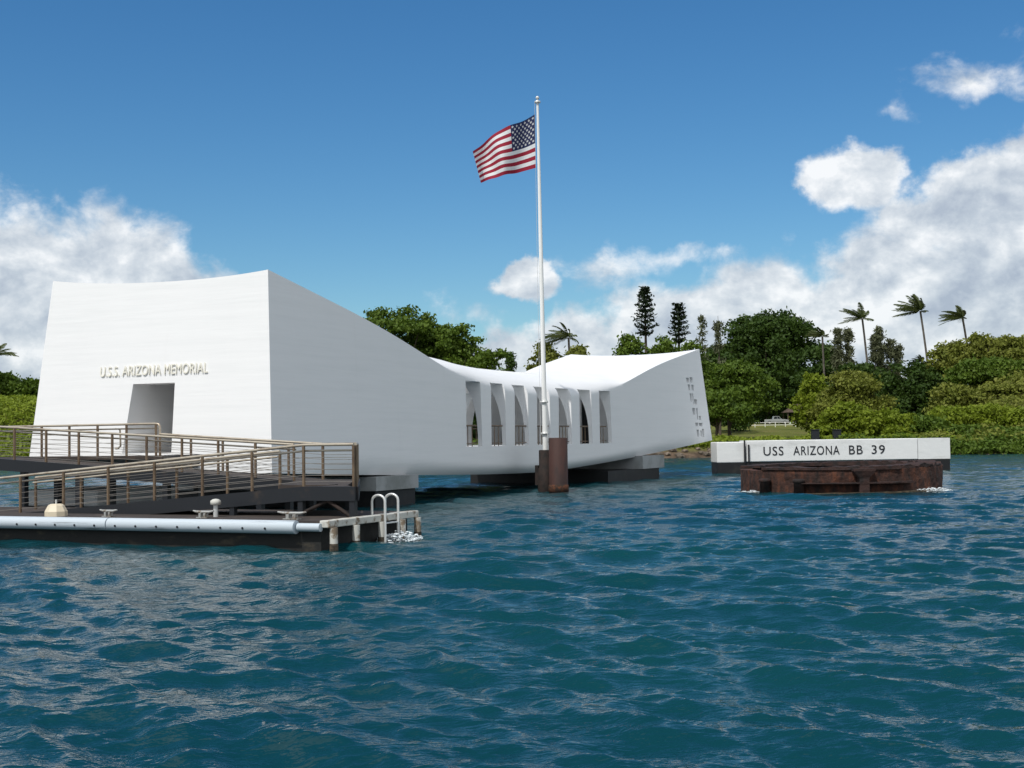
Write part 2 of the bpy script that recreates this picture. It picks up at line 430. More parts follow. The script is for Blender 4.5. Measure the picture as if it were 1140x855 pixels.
def smooth_interp(x, xs, ys, k=9, it=3):
    g = np.linspace(0, 1.2, 601); y = np.interp(g, xs, ys)
    y2 = np.concatenate([y[1:61][::-1], y])
    for _ in range(it): y2 = np.convolve(np.pad(y2, k * 2, mode='edge'), np.ones(4 * k + 1) / (4 * k + 1), 'valid')
    return np.interp(x, g, y2[60:])
ZE = ([0, .15, .3, .4, .5, .63, .75, 1, 1.2], [4.40, 4.45, 4.75, 5.12, 5.68, 6.42, 7.0, 8.03, 8.85])
ZC = ([0, .15, .3, .5, .75, 1, 1.2], [5.86, 5.88, 6.03, 6.42, 6.95, 7.80, 8.6])
def section(s, nb=9, nw=26, nr=41):
    """ring of (x, z, k) at station s in -1..1; k = 0 at the bottom, 1 at the top edge"""
    a = abs(s)
    zb = 0.80 + (0.67 if s < 0 else 1.35) * a ** 1.5
    ze = float(smooth_interp(a, *ZE)); zc = float(smooth_interp(a, *ZC))
    w0 = 3.72 + 1.28 * a ** 1.6
    round_ = 1 - float(sstep(a, 0.34, 0.50))
    def w(k): return w0 - 0.55 * k * a ** 2 - (0.30 * (1 - k / 0.12) ** 2 * (1 - a ** 3) if k < 0.12 else 0.0)
    ring = []
    wb = w(0)
    for i in range(nb): ring.append((-wb + 2 * wb * i / nb, zb, 0.0))
    for i in range(nw):
        k = (i / nw) ** 1.25; ring.append((w(k), zb + (ze - zb) * k, k))
    we = w(1.0)
    for i in range(nr):
        ph = math.pi * i / nr; x = math.cos(ph)
        e1 = 1 - abs(x) ** 2.3
        e2 = max(0.0, 1 - abs(x) ** 2.2) ** (1 / 2.0)
        ring.append((we * x, ze + (zc - ze) * (round_ * e2 + (1 - round_) * e1), 1.0))
    for i in range(nw):
        k = ((nw - i) / nw) ** 1.25; ring.append((-w(k), zb + (ze - zb) * k, k))
    return ring
def loft(rings):
    n = len(rings[0]); v = [p for r in rings for p in r]; f = []
    for i in range(len(rings) - 1):
        for k in range(n):
            a = i * n + k; b = i * n + (k + 1) % n
            f.append((a, b, b + n, a + n))
    f.append(tuple(range(n))[::-1]); f.append(tuple(range((len(rings) - 1) * n, len(rings) * n)))
    return v, f
HL = 24.7
rings = []
for s in np.linspace(-1, 1, 141):
    r = []
    for (x, z, k) in section(float(s)):
        lean = 0.65 * k
        tilt = 0.10 * k * (-x / 5) * max(0.0, -s) ** 2
        r.append((x, float(s) * (HL - lean), z + tilt))
    rings.append(r)
ov, of = loft(rings)
def tmp_obj(name, v, f):
    me = bpy.data.meshes.new(name); me.from_pydata(v, [], f)
    bm = bmesh.new(); bm.from_mesh(me); bmesh.ops.recalc_face_normals(bm, faces=list(bm.faces)); bm.to_mesh(me); bm.free()
    o = bpy.data.objects.new(name, me); C.objects.link(o); return o
outer = tmp_obj('shell_outer', ov, of)
rin = []
for s in np.linspace(-0.962, 0.955, 60):
    a = abs(s); zc = float(smooth_interp(a, *ZC)) - 0.45
    w0 = 3.72 + 1.28 * a ** 1.6 - 0.20 - 0.55 * a ** 3
    zf = 2.1 + 0.5 * float(sstep(s, 0.6, 0.95))
    r = [(-w0 + 2 * w0 * i / 8, float(s) * HL, zf) for i in range(8)]
    for i in range(49):
        ph = math.pi * i / 48
        cx = math.cos(ph); r.append((w0 * math.copysign(abs(cx) ** 0.52, cx), float(s) * (HL - 0.5 * math.sin(ph)), zf + 0.02 + (zc - zf) * math.sin(ph) ** 0.75))
    rin.append(r)
iv, if_ = loft(rin)
inner = tmp_obj('shell_inner', iv, if_)
cb = MB()
WIN = [(-8.07 + 2.68 * i, 1.66) for i in range(7)]
for (uc, ww) in WIN:
    for sgn in (1, -1):
        x0, x1 = sorted((sgn * 1.7, sgn * 6.5))
        # opening narrows a little towards the top
        y0, y1 = uc - ww / 2, uc + ww / 2
        z0, z1 = 2.12, 4.92
        p = [(x0, y0, z0), (x1, y0, z0), (x1, y1, z0), (x0, y1, z0), (x0, y0 + .06, z1), (x1, y0 + .06, z1), (x1, y1 - .06, z1), (x0, y1 - .06, z1)]
        cb.add(p, [(0, 3, 2, 1), (4, 5, 6, 7), (0, 1, 5, 4), (1, 2, 6, 5), (2, 3, 7, 6), (3, 0, 4, 7)])
    if uc < 4: cb.box((-1.9, uc - 0.9, 4.9), (1.9, uc + 0.9, 7.5))
# entrance
p = [(-0.95, -27, 2.13), (1.06, -27, 2.13), (1.06, -22.5, 2.13), (-0.95, -22.5, 2.13), (-0.68, -27, 4.42), (1.03, -27, 4.42), (1.03, -22.5, 4.42), (-0.68, -22.5, 4.42)]
cb.add(p, [(0, 3, 2, 1), (4, 5, 6, 7), (0, 1, 5, 4), (1, 2, 6, 5), (2, 3, 7, 6), (3, 0, 4, 7)])
# tree of life piercings in the far right wall: (y0, y1, z0, z1) read as u, z, with slanted sides
def life(px0, py0, px1, py1, sl=0.0):
    y0 = 21.23 + (px0 - 766) / 17 * 2.35; y1 = 21.23 + (px1 - 766) / 17 * 2.35
    z1 = 6.11 - (py0 - 420) / 67 * 3.72; z0 = 6.11 - (py1 - 420) / 67 * 3.72
    p = [(3.4, y0, z0), (6.0, y0, z0), (6.0, y1 - sl, z0), (3.4, y1 - sl, z0), (3.4, y0 - sl, z1), (6.0, y0 - sl, z1), (6.0, y1, z1), (3.4, y1, z1)]
    cb.add(p, [(0, 3, 2, 1), (4, 5, 6, 7), (0, 1, 5, 4), (1, 2, 6, 5), (2, 3, 7, 6), (3, 0, 4, 7)])
for q in [(765.5, 420.5, 769, 425.5), (770.2, 419.5, 773.2, 425.5), (766.8, 428, 769.2, 434.5), (771.2, 428, 773.8, 434.5), (768.2, 438, 770.2, 447.5),
          (771.2, 438, 772.4, 450.5), (773.2, 444.5, 776.4, 450.2), (769.9, 454.5, 773, 462), (774.6, 454.5, 776.2, 467.5), (777.6, 463.5, 779.6, 467.8),
          (772.0, 471, 775.4, 475), (776.8, 471.2, 780.8, 475), (773, 479, 775.4, 487), (777.4, 480, 779, 487), (779.8, 478, 782.0, 487.5)]:
    life(q[0] - .1, q[1], q[2] + .15, q[3] + .15, 0.05)
cutter = tmp_obj('shell_cutter', cb.v, cb.f)
for o2 in (inner, cutter):
    md = outer.modifiers.new('cut', 'BOOLEAN'); md.object = o2; md.operation = 'DIFFERENCE'; md.solver = 'EXACT'
dg = bpy.context.evaluated_depsgraph_get(); dg.update()
shell_me = bpy.data.meshes.new_from_object(outer.evaluated_get(dg))
for o2 in (outer, inner, cutter): bpy.data.objects.remove(o2)
assert len(shell_me.polygons) > 8000, len(shell_me.polygons)
shell_me.name = 'shell'; shell_me.materials.clear(); shell_me.materials.append(M['white'])
shell_me.polygons.foreach_set('use_smooth', np.ones(len(shell_me.polygons), bool))
shell_me.set_sharp_from_angle(angle=R(22))
shell = bpy.data.objects.new('shell', shell_me); C.objects.link(shell); shell.parent = hall

# inner partition with one dark doorway to the shrine room
mb = MB(); mb.box((-3.55, 11.5, 2.1), (1.15, 11.8, 5.4)); mb.box((2.05, 11.5, 2.1), (3.55, 11.8, 5.2))
mb.build('partition', M['white'], hall)
mb = MB()
p = [(-1.25, -23.85, 2.09), (-0.97, -23.85, 2.09), (-0.97, -19.6, 2.09), (-1.25, -19.6, 2.09), (-1.0, -23.85, 4.6), (-0.70, -23.85, 4.6), (-0.70, -19.6, 4.6), (-1.0, -19.6, 4.6)]
mb.add(p, [(0, 3, 2, 1), (4, 5, 6, 7), (0, 1, 5, 4), (1, 2, 6, 5), (2, 3, 7, 6), (3, 0, 4, 7)])
mb.build('entry_wall', M['white'], hall)
mb = MB(); mb.box((1.15, 11.6, 2.1), (2.05, 11.75, 5.35)); mb.build('doorway_dark', M['dark'], hall)  # near-black panel fills the doorway, standing in for the dark room beyond
# soffit girders and piers
mb = MB(); mb.box((-4.45, -17.6, 0.62), (4.6, -14.4, 1.12)); mb.cur = 1; mb.box((-4.35, -17.5, -1.5), (4.5, -14.5, 0.62))
mb.build('pier', [M['chan'], M['quayblack']], hall)
mb = MB(); mb.box((-4.3, 12.6, 0.62), (4.4, 16.5, 1.35)); mb.cur = 1
mb.prism([(-4.2, 8.0), (4.0, 8.0), (4.3, 12.7), (4.3, 15.8), (-4.2, 15.8)], -1.5, 0.62)
mb.build('pier', [M['chan'], M['quayblack']], hall)
for (uc, ww) in WIN:
    for sgn in (1, -1):
        mb = MB(); x = sgn * 3.60
        mb.tube([(x, uc - ww / 2, 3.02), (x, uc + ww / 2, 3.02)], 0.04, 6); mb.tube([(x, uc - ww / 2, 2.25), (x, uc + ww / 2, 2.25)], 0.022, 6)
        for j in range(1, 4): mb.tube([(x, uc - ww / 2 + j * ww / 4, 2.12), (x, uc - ww / 2 + j * ww / 4, 3.0)], 0.02, 6)
        mb.build('window_rail', M['bronze'], hall)

def text_mesh(body, size, extrude, spacing=1.0, align='LEFT', bold=0.0):
    cu = bpy.data.curves.new('text', 'FONT'); cu.body = body; cu.size = size; cu.extrude = extrude; cu.space_character = spacing
    cu.align_x = align; cu.offset = bold; cu.resolution_u = 4
    o = bpy.data.objects.new('text', cu); C.objects.link(o)
    dg = bpy.context.evaluated_depsgraph_get(); dg.update()
    me = bpy.data.meshes.new_from_object(o.evaluated_get(dg)); bpy.data.objects.remove(o); return me
def place_text(name, body, width, height, depth, mat, matrix, parent, spacing=1.0, bold=0.0):
    me = text_mesh(body, 1.0, 0.5, spacing, bold=bold)
    co = np.empty(len(me.vertices) * 3, np.float32); me.vertices.foreach_get('co', co); co = co.reshape(-1, 3)
    lo, hi = co.min(0), co.max(0)
    co = (co - lo) / (hi - lo) * np.array([width, height, depth], np.float32)
    me.vertices.foreach_set('co', co.ravel()); me.update(); me.name = name
    me.materials.clear(); me.materials.append(mat)
    o = bpy.data.objects.new(name, me); C.objects.link(o); o.parent = parent; o.matrix_local = matrix
    return o
# raised letters over the entrance; the face leans back with the wall
lean = math.atan(0.65 / 6.5)
def face_u(z): return -(HL - 0.65 * (z - 1.47) / 6.48)
mat = Matrix.Translation((-2.07, face_u(4.70) - 0.02, 4.70)) @ Matrix.Rotation(math.pi / 2 - lean, 4, 'X')
place_text('lettering', 'U.S.S. ARIZONA MEMORIAL', 4.41, 0.34, 0.024, M['letter'], mat, hall, 1.06, 0.0)

# ------------------------------------------------------------------ flagpole, mast stump, pile
def L2W(x, y, z): return M0 + Vv * x + Uv * y + Vector((0, 0, z))
M['stump'] = material('dark stump rust', (0.030, 0.018, 0.014), 0.85, var=((0.012, 0.009, 0.008), 3, 6, .4, .65), bump=(5, .6, .04))
stump = thing('mast_stump', 'dark rusted mast stump rising from the water behind the brown pile', 'stump', L2W(5.02, -2.95, 0), -TH)
mb = MB(); mb.lathe([(0.0, -1.5), (0.40, -1.5), (0.36, 0.3), (0.34, 1.05), (0.30, 1.1), (0.30, 1.85), (0.27, 1.9), (0.0, 1.9)], 18)
mb.build('stump_post', M['stump'], stump)
mb = MB(); mb.box((-0.46, -0.16, 0.3), (-0.30, 0.16, 1.2)); mb.build('bracket', M['stump'], stump)
pole = thing('flagpole', 'tall tapering white flagpole standing in front of the white hall', 'flagpole', L2W(5.02, -2.95, 1.9), -TH)
PT = 16.05
pole.rotation_euler = (R(0.15), R(-0.40), -TH)
mb = MB(); mb.tube([(0, 0, 0), (0, 0, 2.5), (0, 0, PT * 0.6), (0, 0, PT)], [0.118, 0.112, 0.092, 0.055], 14); mb.build('shaft', M['polewhite'], pole)
mb = MB(); mb.lathe([(0.075, 0), (0.14, 0.02), (0.14, 0.10), (0.06, 0.12), (0.03, 0.18)], 12, (0, 0, PT - 0.02)); mb.build('truck', M['galv'], pole)
mb = MB(); mb.lathe([(0.0, 0.0), (0.055, 0.02), (0.09, 0.09), (0.055, 0.16), (0.0, 0.18)], 12, (0, 0, PT + 0.15)); mb.build('finial', M['galv'], pole)
mb = MB(); mb.lathe([(0.12, 0), (0.18, 0), (0.18, 0.09), (0.12, 0.09)], 14, (0, 0, 2.15)); mb.lathe([(0.12, 0), (0.19, 0), (0.19, 0.10), (0.12, 0.10)], 14, (0, 0, 0.7))
mb.tube([(0.17, -.1, 0.0), (0.17, -.1, 2.3)], 0.014, 6); mb.tube([(-0.17, -.1, 0.0), (-0.17, -.1, 2.3)], 0.014, 6); mb.build('clamp', M['galv'], pole)
mb = MB(); mb.tube([(-0.17, -0.1, 1.6), (-0.15, -0.1, 8), (-0.11, -0.08, PT)], 0.008, 4); mb.build('halyard', M['galv'], pole)

pile = thing('steel_pile', 'thick brown rusted steel pile standing in the water before the flagpole', 'pile', L2W(5.80, -3.30, 0), -TH)
mb = MB(); mb.lathe([(0.43, -2), (0.43, 2.42), (0.40, 2.45), (0.30, 2.45), (0.28, 2.2), (0.0, 2.2)], 26); mb.build('pile_tube', M['pilerust'], pile)
mb = MB(); mb.lathe([(0.43, 0), (0.47, 0.02), (0.45, 0.3), (0.43, 0.33)], 26, (0, 0, 0.0)); mb.build('tide_band', material('orange tide rust', (0.13, 0.045, 0.02), 0.9, var=((0.03, 0.018, 0.012), 6, 5, .4, .6)), pile)

# flag: cloth grid whose rows fit the stripes
def make_flag():
    hoist_top, hoist_bot = at(595.5, 127, 62.2), at(597.5, 187, 62.2)
    top_z = hoist_top.z
    red = material('flag red', (0.33, 0.012, 0.035), 0.8); wht = material('flag white', (0.80, 0.80, 0.80), 0.8); blu = material('flag blue', (0.016, 0.024, 0.09), 0.8)
    for m_ in (red, wht, blu):
        T = NT(m_.node_tree); b = m_.node_tree.nodes['Principled BSDF']; out = m_.node_tree.nodes['Material Output']
        tr = T.n('ShaderNodeBsdfTranslucent'); tr.inputs[0].default_value = b.inputs['Base Color'].default_value
        mx = T.n('ShaderNodeMixShader'); mx.inputs[0].default_value = 0.3
        T.l(b.outputs[0], mx.inputs[1]); T.l(tr.outputs[0], mx.inputs[2]); T.l(mx.outputs[0], out.inputs[0])
    fl = thing('flag', 'red white and blue striped flag with stars streaming left from the flagpole', 'flag', (hoist_top.x, hoist_top.y, hoist_bot.z))
    Hh = (hoist_top - hoist_bot).length
    NU, NV = 96, 52
    Wd = 2.76
    def pos(u, v):
        # u: 0 hoist .. 1 fly; v: 0 bottom .. 1 top. Fly end droops and is gathered by folds
        fold = 0.30 * math.sin(u * 8.5 + 1.9 * v - 0.4) * u ** 0.6 + 0.09 * math.sin(u * 19 - 3.2 * v + 1) * u
        x = -Wd * u * (0.93 + 0.07 * v) - 0.14 * u * v
        droop = -(0.62 * u + 0.10 * u * u) * (0.35 + 0.65 * v) * 1.6 - 0.26 * u * (1 - v)
        squeeze = 1 - 0.26 * u * u - 0.04 * math.sin(u * 6)
        z = v * Hh * squeeze + droop + 0.06 * math.sin(u * 8 + v * 3) * u
        y = fold * 1.5 - 0.25 * u
        return Vector((x, y, z))
    # crease running from the canton's lower fly corner to the bottom edge
    g = MB()
    vs_ = [pos(i / NU, j / NV) for i in range(NU + 1) for j in range(NV + 1)]
    canton_u = 0.40
    for i in range(NU):
        for j in range(NV):
            stripe = 12 - int(j / 4)           # 0 = top
            in_c = (i + .5) / NU < canton_u and stripe < 7
            g.cur = 2 if in_c else (0 if stripe % 2 == 0 else 1)
            a = i * (NV + 1) + j
            g.f.append([a, a + 1, a + NV + 2, a + NV + 1]); g.mi.append(g.cur); g.sm.append(True)
    g.v = [tuple(p) for p in vs_]
    cl = g.build('cloth', [red, wht, blu], fl)
    st = MB()
    for row in range(9):
        n = 6 if row % 2 == 0 else 5
        for c in range(n):
            u = canton_u * ((c + .5) / 6 if n == 6 else (c + 1) / 6); v = 1 - (7 / 13) * (row + 1) / 10
            p = pos(u, v); e = 0.01
            du = (pos(u + e, v) - p) / e; dv = (pos(u, v + e) - p) / e
            nn = du.cross(dv).normalized()
            for sg in (1, -1):
                pts = []
                for k in range(10):
                    r_ = 0.072 if k % 2 == 0 else 0.032
                    an = math.pi / 2 + k * math.pi / 5
                    pts.append(p + du.normalized() * (r_ * math.cos(an)) + dv.normalized() * (r_ * math.sin(an)) + nn * 0.012 * sg)
                st.add(pts, [tuple(range(10))])
    st.build('stars', wht, fl)
make_flag()

# ------------------------------------------------------------------ mooring quay and barbette
qA, qB = Vector((12.72, 84.1, 0)), Vector((27.7, 85.4, 0))
qd = (qB - qA).normalized(); qang = math.atan2(qd.y, qd.x); QL = (qB - qA).length
quay = thing('mooring_quay', 'long white concrete mooring quay with black lettering and a black base', 'quay', qA, qang)
mb = MB()
mb.box((0.0, 0.02, 0.74), (1.78, 1.7, 2.03), bev=0.05); mb.build('end_block', M['quaywhite'], quay)
mb = MB(); mb.box((1.88, 0.0, 0.78), (12.9, 1.8, 2.10), bev=0.04); mb.build('main_block', M['quaywhite'], quay)
mb = MB()
p = [(12.93, 0.02, 0.78), (15.05, 0.1, 0.78), (15.05, 1.8, 0.78), (12.93, 1.8, 0.78), (12.92, 0.02, 2.09), (15.05, 0.1, 2.10), (15.05, 1.8, 2.10), (12.92, 1.8, 2.09)]
mb.add(p, [(0, 3, 2, 1), (4, 5, 6, 7), (0, 1, 5, 4), (1, 2, 6, 5), (2, 3, 7, 6), (3, 0, 4, 7)]); mb.build('corner_block', M['quaywhite'], quay)
mb = MB(); mb.box((0.03, 0.05, -1.2), (12.0, 1.65, 0.74)); mb.box((12.0, 0.052, 0.06), (15.0, 1.65, 0.775)); mb.build('base', M['quayblack'], quay)
for x, z0, z1 in ((1.74, 0.72, 2.12), (2.0, 0.75, 1.85)):
    mb = MB(); mb.tube([(x, -0.07, z0), (x, -0.07, z1)], 0.055, 8); mb.build('guide_pipe', M['black'], quay)
for body, x0, w_ in (('USS', 2.95, 1.28), ('ARIZONA', 4.86, 2.97), ('BB', 8.44, 0.88), ('39', 9.90, 0.86)):
    place_text('lettering', body, w_, 0.56, 0.012, M['black'], Matrix.Translation((x0, -0.010, 1.15)) @ Matrix.Rotation(math.pi / 2, 4, 'X'), quay, 1.12, 0.004)

BC = Vector((14.45, 59.75, 0)); BR = 4.32
barb = thing('rusted_barbette', 'low dark rusted gun mount ring breaking the water before the white quay', 'wreck', BC)
def ring_wall(r0, r1, z0f, z1f, a0, a1, n, jag=0.0):
    vs_, fs_ = [], []
    for i in range(n + 1):
        a = a0 + (a1 - a0) * i / n
        j = jag * (0.5 * math.sin(a * 23) + 0.5 * math.sin(a * 41 + 1) + random.uniform(-.5, .5))
        ca, sa = math.cos(a), math.sin(a)
        for (r, z) in ((r0, z0f(a)), (r1, z0f(a)), (r1 + j * .4, z1f(a) + j), (r0 + j * .4, z1f(a) + j)): vs_.append((r * ca, r * sa, z))
    for i in range(n):
        for k in range(4):
            a = i * 4 + k; b = i * 4 + (k + 1) % 4; fs_.append((a, b, b + 4, a + 4))
    fs_.append((0, 1, 2, 3)); fs_.append((n * 4, n * 4 + 3, n * 4 + 2, n * 4 + 1))
    return vs_, fs_
rustlight = M['rust']
def rust_streak():
    m = material('streaked rust', (0.06, 0.025, 0.017), 0.9, bump=(4, 0.9, 0.08))
    T = NT(m.node_tree); b = m.node_tree.nodes['Principled BSDF']
    t = T.n('ShaderNodeTexCoord')
    f = T.noise(T.mapping(t.outputs['Object'], (1.2, 1.2, 0.5)), 2.4, 8, 0.68)
    T.l(T.ramp(f, [(0.34, (0.012, 0.008, 0.007)), (0.50, (0.050, 0.020, 0.013)), (0.62, (0.110, 0.038, 0.018)), (0.74, (0.16, 0.055, 0.018)), (0.85, (0.09, 0.06, 0.04))]), b.inputs['Base Color'])
    return m
M['ruststreak'] = rust_streak()
zero = lambda a: -1.5
from mathutils import noise as mnoise
def rough_ring(name, r0, r1, z0, z1, a0, a1, mat, amp, top_amp, n=260, nz=14):
    """ring wall with a corroded, dented outer skin and a ragged top"""
    vs_, fs_ = [], []
    prof = nz + 3
    for i in range(n + 1):
        a = a0 + (a1 - a0) * i / n; ca, sa = math.cos(a), math.sin(a)
        right = 0.35 + 1.3 * float(sstep(a, -1.5, -0.9)) * (1 - float(sstep(a, 0.6, 1.2)))
        zt = z1 + top_amp * right * (mnoise.fractal(Vector((ca * 5, sa * 5, 3.1)), 1.0, 2.0, 4)) + 0.06 * math.cos(a - .3)
        for k in range(nz + 1):
            z = z0 + (zt - z0) * k / nz
            d = amp * right * mnoise.fractal(Vector((ca * 7, sa * 7, z * 2.2)), 0.9, 2.1, 5)
            if right > 1: d = round(d * 9) / 9 * 0.6 + d * 0.4 - 0.10
            vs_.append(((r1 + d) * ca, (r1 + d) * sa, z))
        ri = r0 + amp * mnoise.noise(Vector((ca * 6, sa * 6, 9)))
        vs_.append((ri * ca, ri * sa, zt)); vs_.append((ri * ca, ri * sa, z0))
    for i in range(n):
        for k in range(prof):
            a = i * prof + k; b = i * prof + (k + 1) % prof; fs_.append((a, b, b + prof, a + prof))
    if abs(a1 - a0) < 6.28:
        fs_.append(tuple(range(prof))); fs_.append(tuple(n * prof + k for k in range(prof))[::-1])
    mb = MB(); mb.add(vs_, fs_); return mb.build(name, mat, barb)
rough_ring('ring_wall', BR - 0.5, BR, -1.2, 0.98, 0, 2 * math.pi, M['ruststreak'], 0.13, 0.10)
rough_ring('rim', BR - 0.85, BR + 0.06, 0.96, 1.11, -math.pi + 0.5, math.pi - 0.3, M['rust'], 0.07, 0.14, 260, 3)
rough_ring('ledge', BR - 0.05, BR + 0.42, 0.40, 0.47, -2.25, -1.12, M['rust'], 0.06, 0.04, 90, 3)
M['weedrust'] = material('weedy rust', (0.045, 0.032, 0.018), .8, var=((0.11, 0.08, 0.045), 4, 5, .4, .7))
rough_ring('foot_shelf', BR - 0.05, BR + 0.50, -0.6, 0.06, -math.pi * 0.96, -math.pi * 0.30, M['weedrust'], 0.08, 0.06, 120, 4)
for ang in (-2.55, -2.18):
    x, y = (BR + 0.26) * math.cos(ang), (BR + 0.26) * math.sin(ang)
    mb = MB(); mb.lathe([(0, 0), (0.22, 0), (0.21, 0.44), (0.26, 0.47), (0.26, 0.56), (0.2, 0.6), (0, 0.6)], 16, (x, y, 0.0)); mb.build('bollard', M['rust'], barb)
ang = -1.60
Mx = Matrix.Translation(((BR + 0.10) * math.cos(ang), (BR + 0.10) * math.sin(ang), 0)) @ Matrix.Rotation(ang + math.pi / 2, 4, 'Z')
mb = MB(); p = [(-.20, -.30), (.20, -.30), (.20, .12), (-.20, .12)]; q = [(-.44, -.40), (.44, -.40), (.44, .16), (-.44, .16)]
mb.add([(x, y, 0.02) for x, y in p] + [(x, y, 0.62) for x, y in p] + [(x, y, 0.92) for x, y in q] + [(x, y, 1.02) for x, y in q],
       [(3, 2, 1, 0)] + [(4 * k + i, 4 * k + (i + 1) % 4, 4 * k + 4 + (i + 1) % 4, 4 * k + 4 + i) for k in range(3) for i in range(4)] + [(12, 13, 14, 15)])
mb.v = [tuple(Mx @ Vector(v_)) for v_ in mb.v]; mb.build('bracket', M['rust'], barb)

# ------------------------------------------------------------------ floating dock (local x across, y along, as the hall)
dock = thing('floating_dock', 'long black floating dock edged with a pale round fender', 'dock', M0, -TH)
mb = MB(); mb.box((-9.0, -33.78, -0.8), (12.55, -29.75, 0.50)); mb.build('float_hull', M['hull'], dock)
mb = MB(); mb.box((-9.0, -33.80, 0.50), (12.72, -29.70, 0.64)); mb.build('dock_deck', M['decktop'], dock)
fx = [-9.0, -4.0, 1.0, 6.6, 12.0]
for i in range(4):
    mb = MB(); mb.tube([(fx[i] + 0.015, -33.93, 0.50), (fx[i + 1] - 0.015, -33.93, 0.50)], 0.155, 20)
    mb.tube([(fx[i + 1] - 0.02, -33.93, 0.50), (fx[i + 1] - 0.012, -33.93, 0.50)], 0.09, 16)
    n = int((fx[i + 1] - fx[i]) / 0.62)
    mb.cur = 1
    for k in range(n):
        x = fx[i] + 0.3 + k * 0.62
        mb.tube([(x, -34.06, 0.475), (x, -34.095, 0.47)], 0.028, 8)
    fo = mb.build('fender', [M['fender'], M['black']], dock)
mb = MB(); mb.tube([(12.02, -33.90, 0.50), (12.62, -33.90, 0.50)], 0.095, 16); mb.build('fender', M['fender'], dock)
mb = MB(); mb.box((12.56, -33.86, 0.49), (12.82, -29.62, 0.655), bev=0.02); mb.build('end_beam', M['oldwhite'], dock)
for u_ in (-33.72, -32.75, -31.55, -30.55, -29.75):
    mb = MB(); mb.tube([(12.85, u_, 0.13), (12.85, u_, 0.49)], 0.092, 14); mb.cur = 1; mb.tube([(12.85, u_, -0.4), (12.85, u_, 0.13)], 0.098, 14)
    mb.build('rub_post', [M['oldwhite'], M['weed']], dock)
# ladder
lad = thing('boarding_ladder', 'pale metal ladder with two hoops at the end of the floating dock', 'ladder', L2W(12.8, -31.2, 0.66), -TH)
for dy in (-0.42, 0.22):
    mb = MB(); pts = [(-0.18, dy, 0.0), (-0.18, dy, 0.32)]
    for k in range(1, 8):
        a = math.pi * k / 8; pts.append((0.0 - 0.18 * math.cos(a), dy, 0.32 + 0.15 * math.sin(a)))
    pts += [(0.18, dy, 0.32), (0.18, dy, -1.2)]
    mb.tube(pts, 0.032, 10); mb.build('stile', M['galv'], lad)
for k in range(3):
    mb = MB(); mb.tube([(0.18, -0.42, -0.2 - 0.3 * k), (0.18, 0.22, -0.2 - 0.3 * k)], 0.02, 8); mb.build('rung', M['galv'], lad)
# cleats and bollard cap on the dock
def cleat(x, y, label, s=1.0):
    t = thing('cleat', label, 'cleat', L2W(x, y, 0.645), -TH, 'cleats along the dock edge')
    mb = MB(); mb.box((-0.10 * s, -0.06, 0), (-0.04 * s, 0.06, 0.12)); mb.box((0.04 * s, -0.06, 0), (0.10 * s, 0.06, 0.12)); mb.box((-0.16 * s, -0.08, 0), (0.16 * s, 0.08, 0.025))
    mb.build('foot', M['cleat'], t)
    mb = MB(); mb.tube([(-0.30 * s, 0, 0.17), (-0.18 * s, 0, 0.145), (0.18 * s, 0, 0.145), (0.30 * s, 0, 0.17)], [0.02, 0.035, 0.035, 0.02], 8); mb.build('horn', M['cleat'], t)
cleat(6.15, -33.45, 'pale dock cleat nearest the cream dome on the dock edge', 0.9)
cleat(9.0, -33.4, 'dock cleat beside the low pale vent post', 1.0)
cleat(11.55, -33.45, 'largest pale cleat close to the free end of the fender', 1.3)
t = thing('vent_post', 'short pale capped vent post standing on the dock', 'vent', L2W(8.95, -32.85, 0.64), -TH)
mb = MB(); mb.tube([(0, 0, 0), (0, 0, 0.30)], 0.06, 10); mb.build('stem', M['galv'], t)
mb = MB(); mb.lathe([(0.07, 0), (0.13, 0.02), (0.13, 0.11), (0.07, 0.15), (0, 0.16)], 12, (0, 0, 0.28)); mb.build('cap', M['oldwhite'], t)
t = thing('bollard_cap', 'cream faceted dome cap sitting on the dock edge', 'bollard cap', L2W(4.42, -33.4, 0.64), -TH)  # cream cover over a bollard, not a lamp
mb = MB(); mb.lathe([(0.28, 0), (0.28, 0.12), (0.20, 0.27), (0.14, 0.31), (0, 0.31)], 8, smooth=False); mb.build('dome', M['cream'], t)
mb = MB(); mb.tube([(0, 0, 0.3), (0, 0, 0.42)], 0.025, 8); mb.build('knob', M['galv'], t)

# ------------------------------------------------------------------ gangways with rails
def railing(parent, pts, height=1.0, spacing=1.45, cables=5, handrail=None, posts_at=None):
    """pts: polyline of floor points (local). One railing part; each post a sub-part"""
    pts = [Vector(p) for p in pts]
    mb = MB(); upv = Vector((0, 0, 1))
    mb.tube([p + upv * height for p in pts], 0.036, 8)
    if handrail:
        off = Vector(handrail)
        mb.tube([p + upv * (height - 0.14) + off for p in pts], 0.026, 8)
    ro = mb.build('top_rail', M['railtop_lit'], parent)
    cbm = MB()
    for k in range(cables):
        h = 0.12 + k * (height - 0.28) / cables
        cbm.tube([p + upv * h for p in pts], 0.007, 4, cap=False)
    cbm.build('cables', M['cable'], ro)
    for i in range(len(pts) - 1):
        a, b = pts[i], pts[i + 1]; n = max(1, round((b - a).length / spacing))
        for k in range(n + (1 if i == len(pts) - 2 else 0)):
            p = a + (b - a) * (k / n)
            pm = MB(); pm.box((p.x - 0.028, p.y - 0.028, p.z - 0.22), (p.x + 0.028, p.y + 0.028, p.z + height - 0.02)); pm.build('post', M['bronze'], ro)
    return ro
Z0, Z1, Z2 = 0.66, 1.36, 2.08
gang = thing('lower_gangway', 'dark lower gangway sloping up from the floating dock to a landing with brown rails', 'gangway', M0, -TH)
UF, UB = -32.25, -30.75
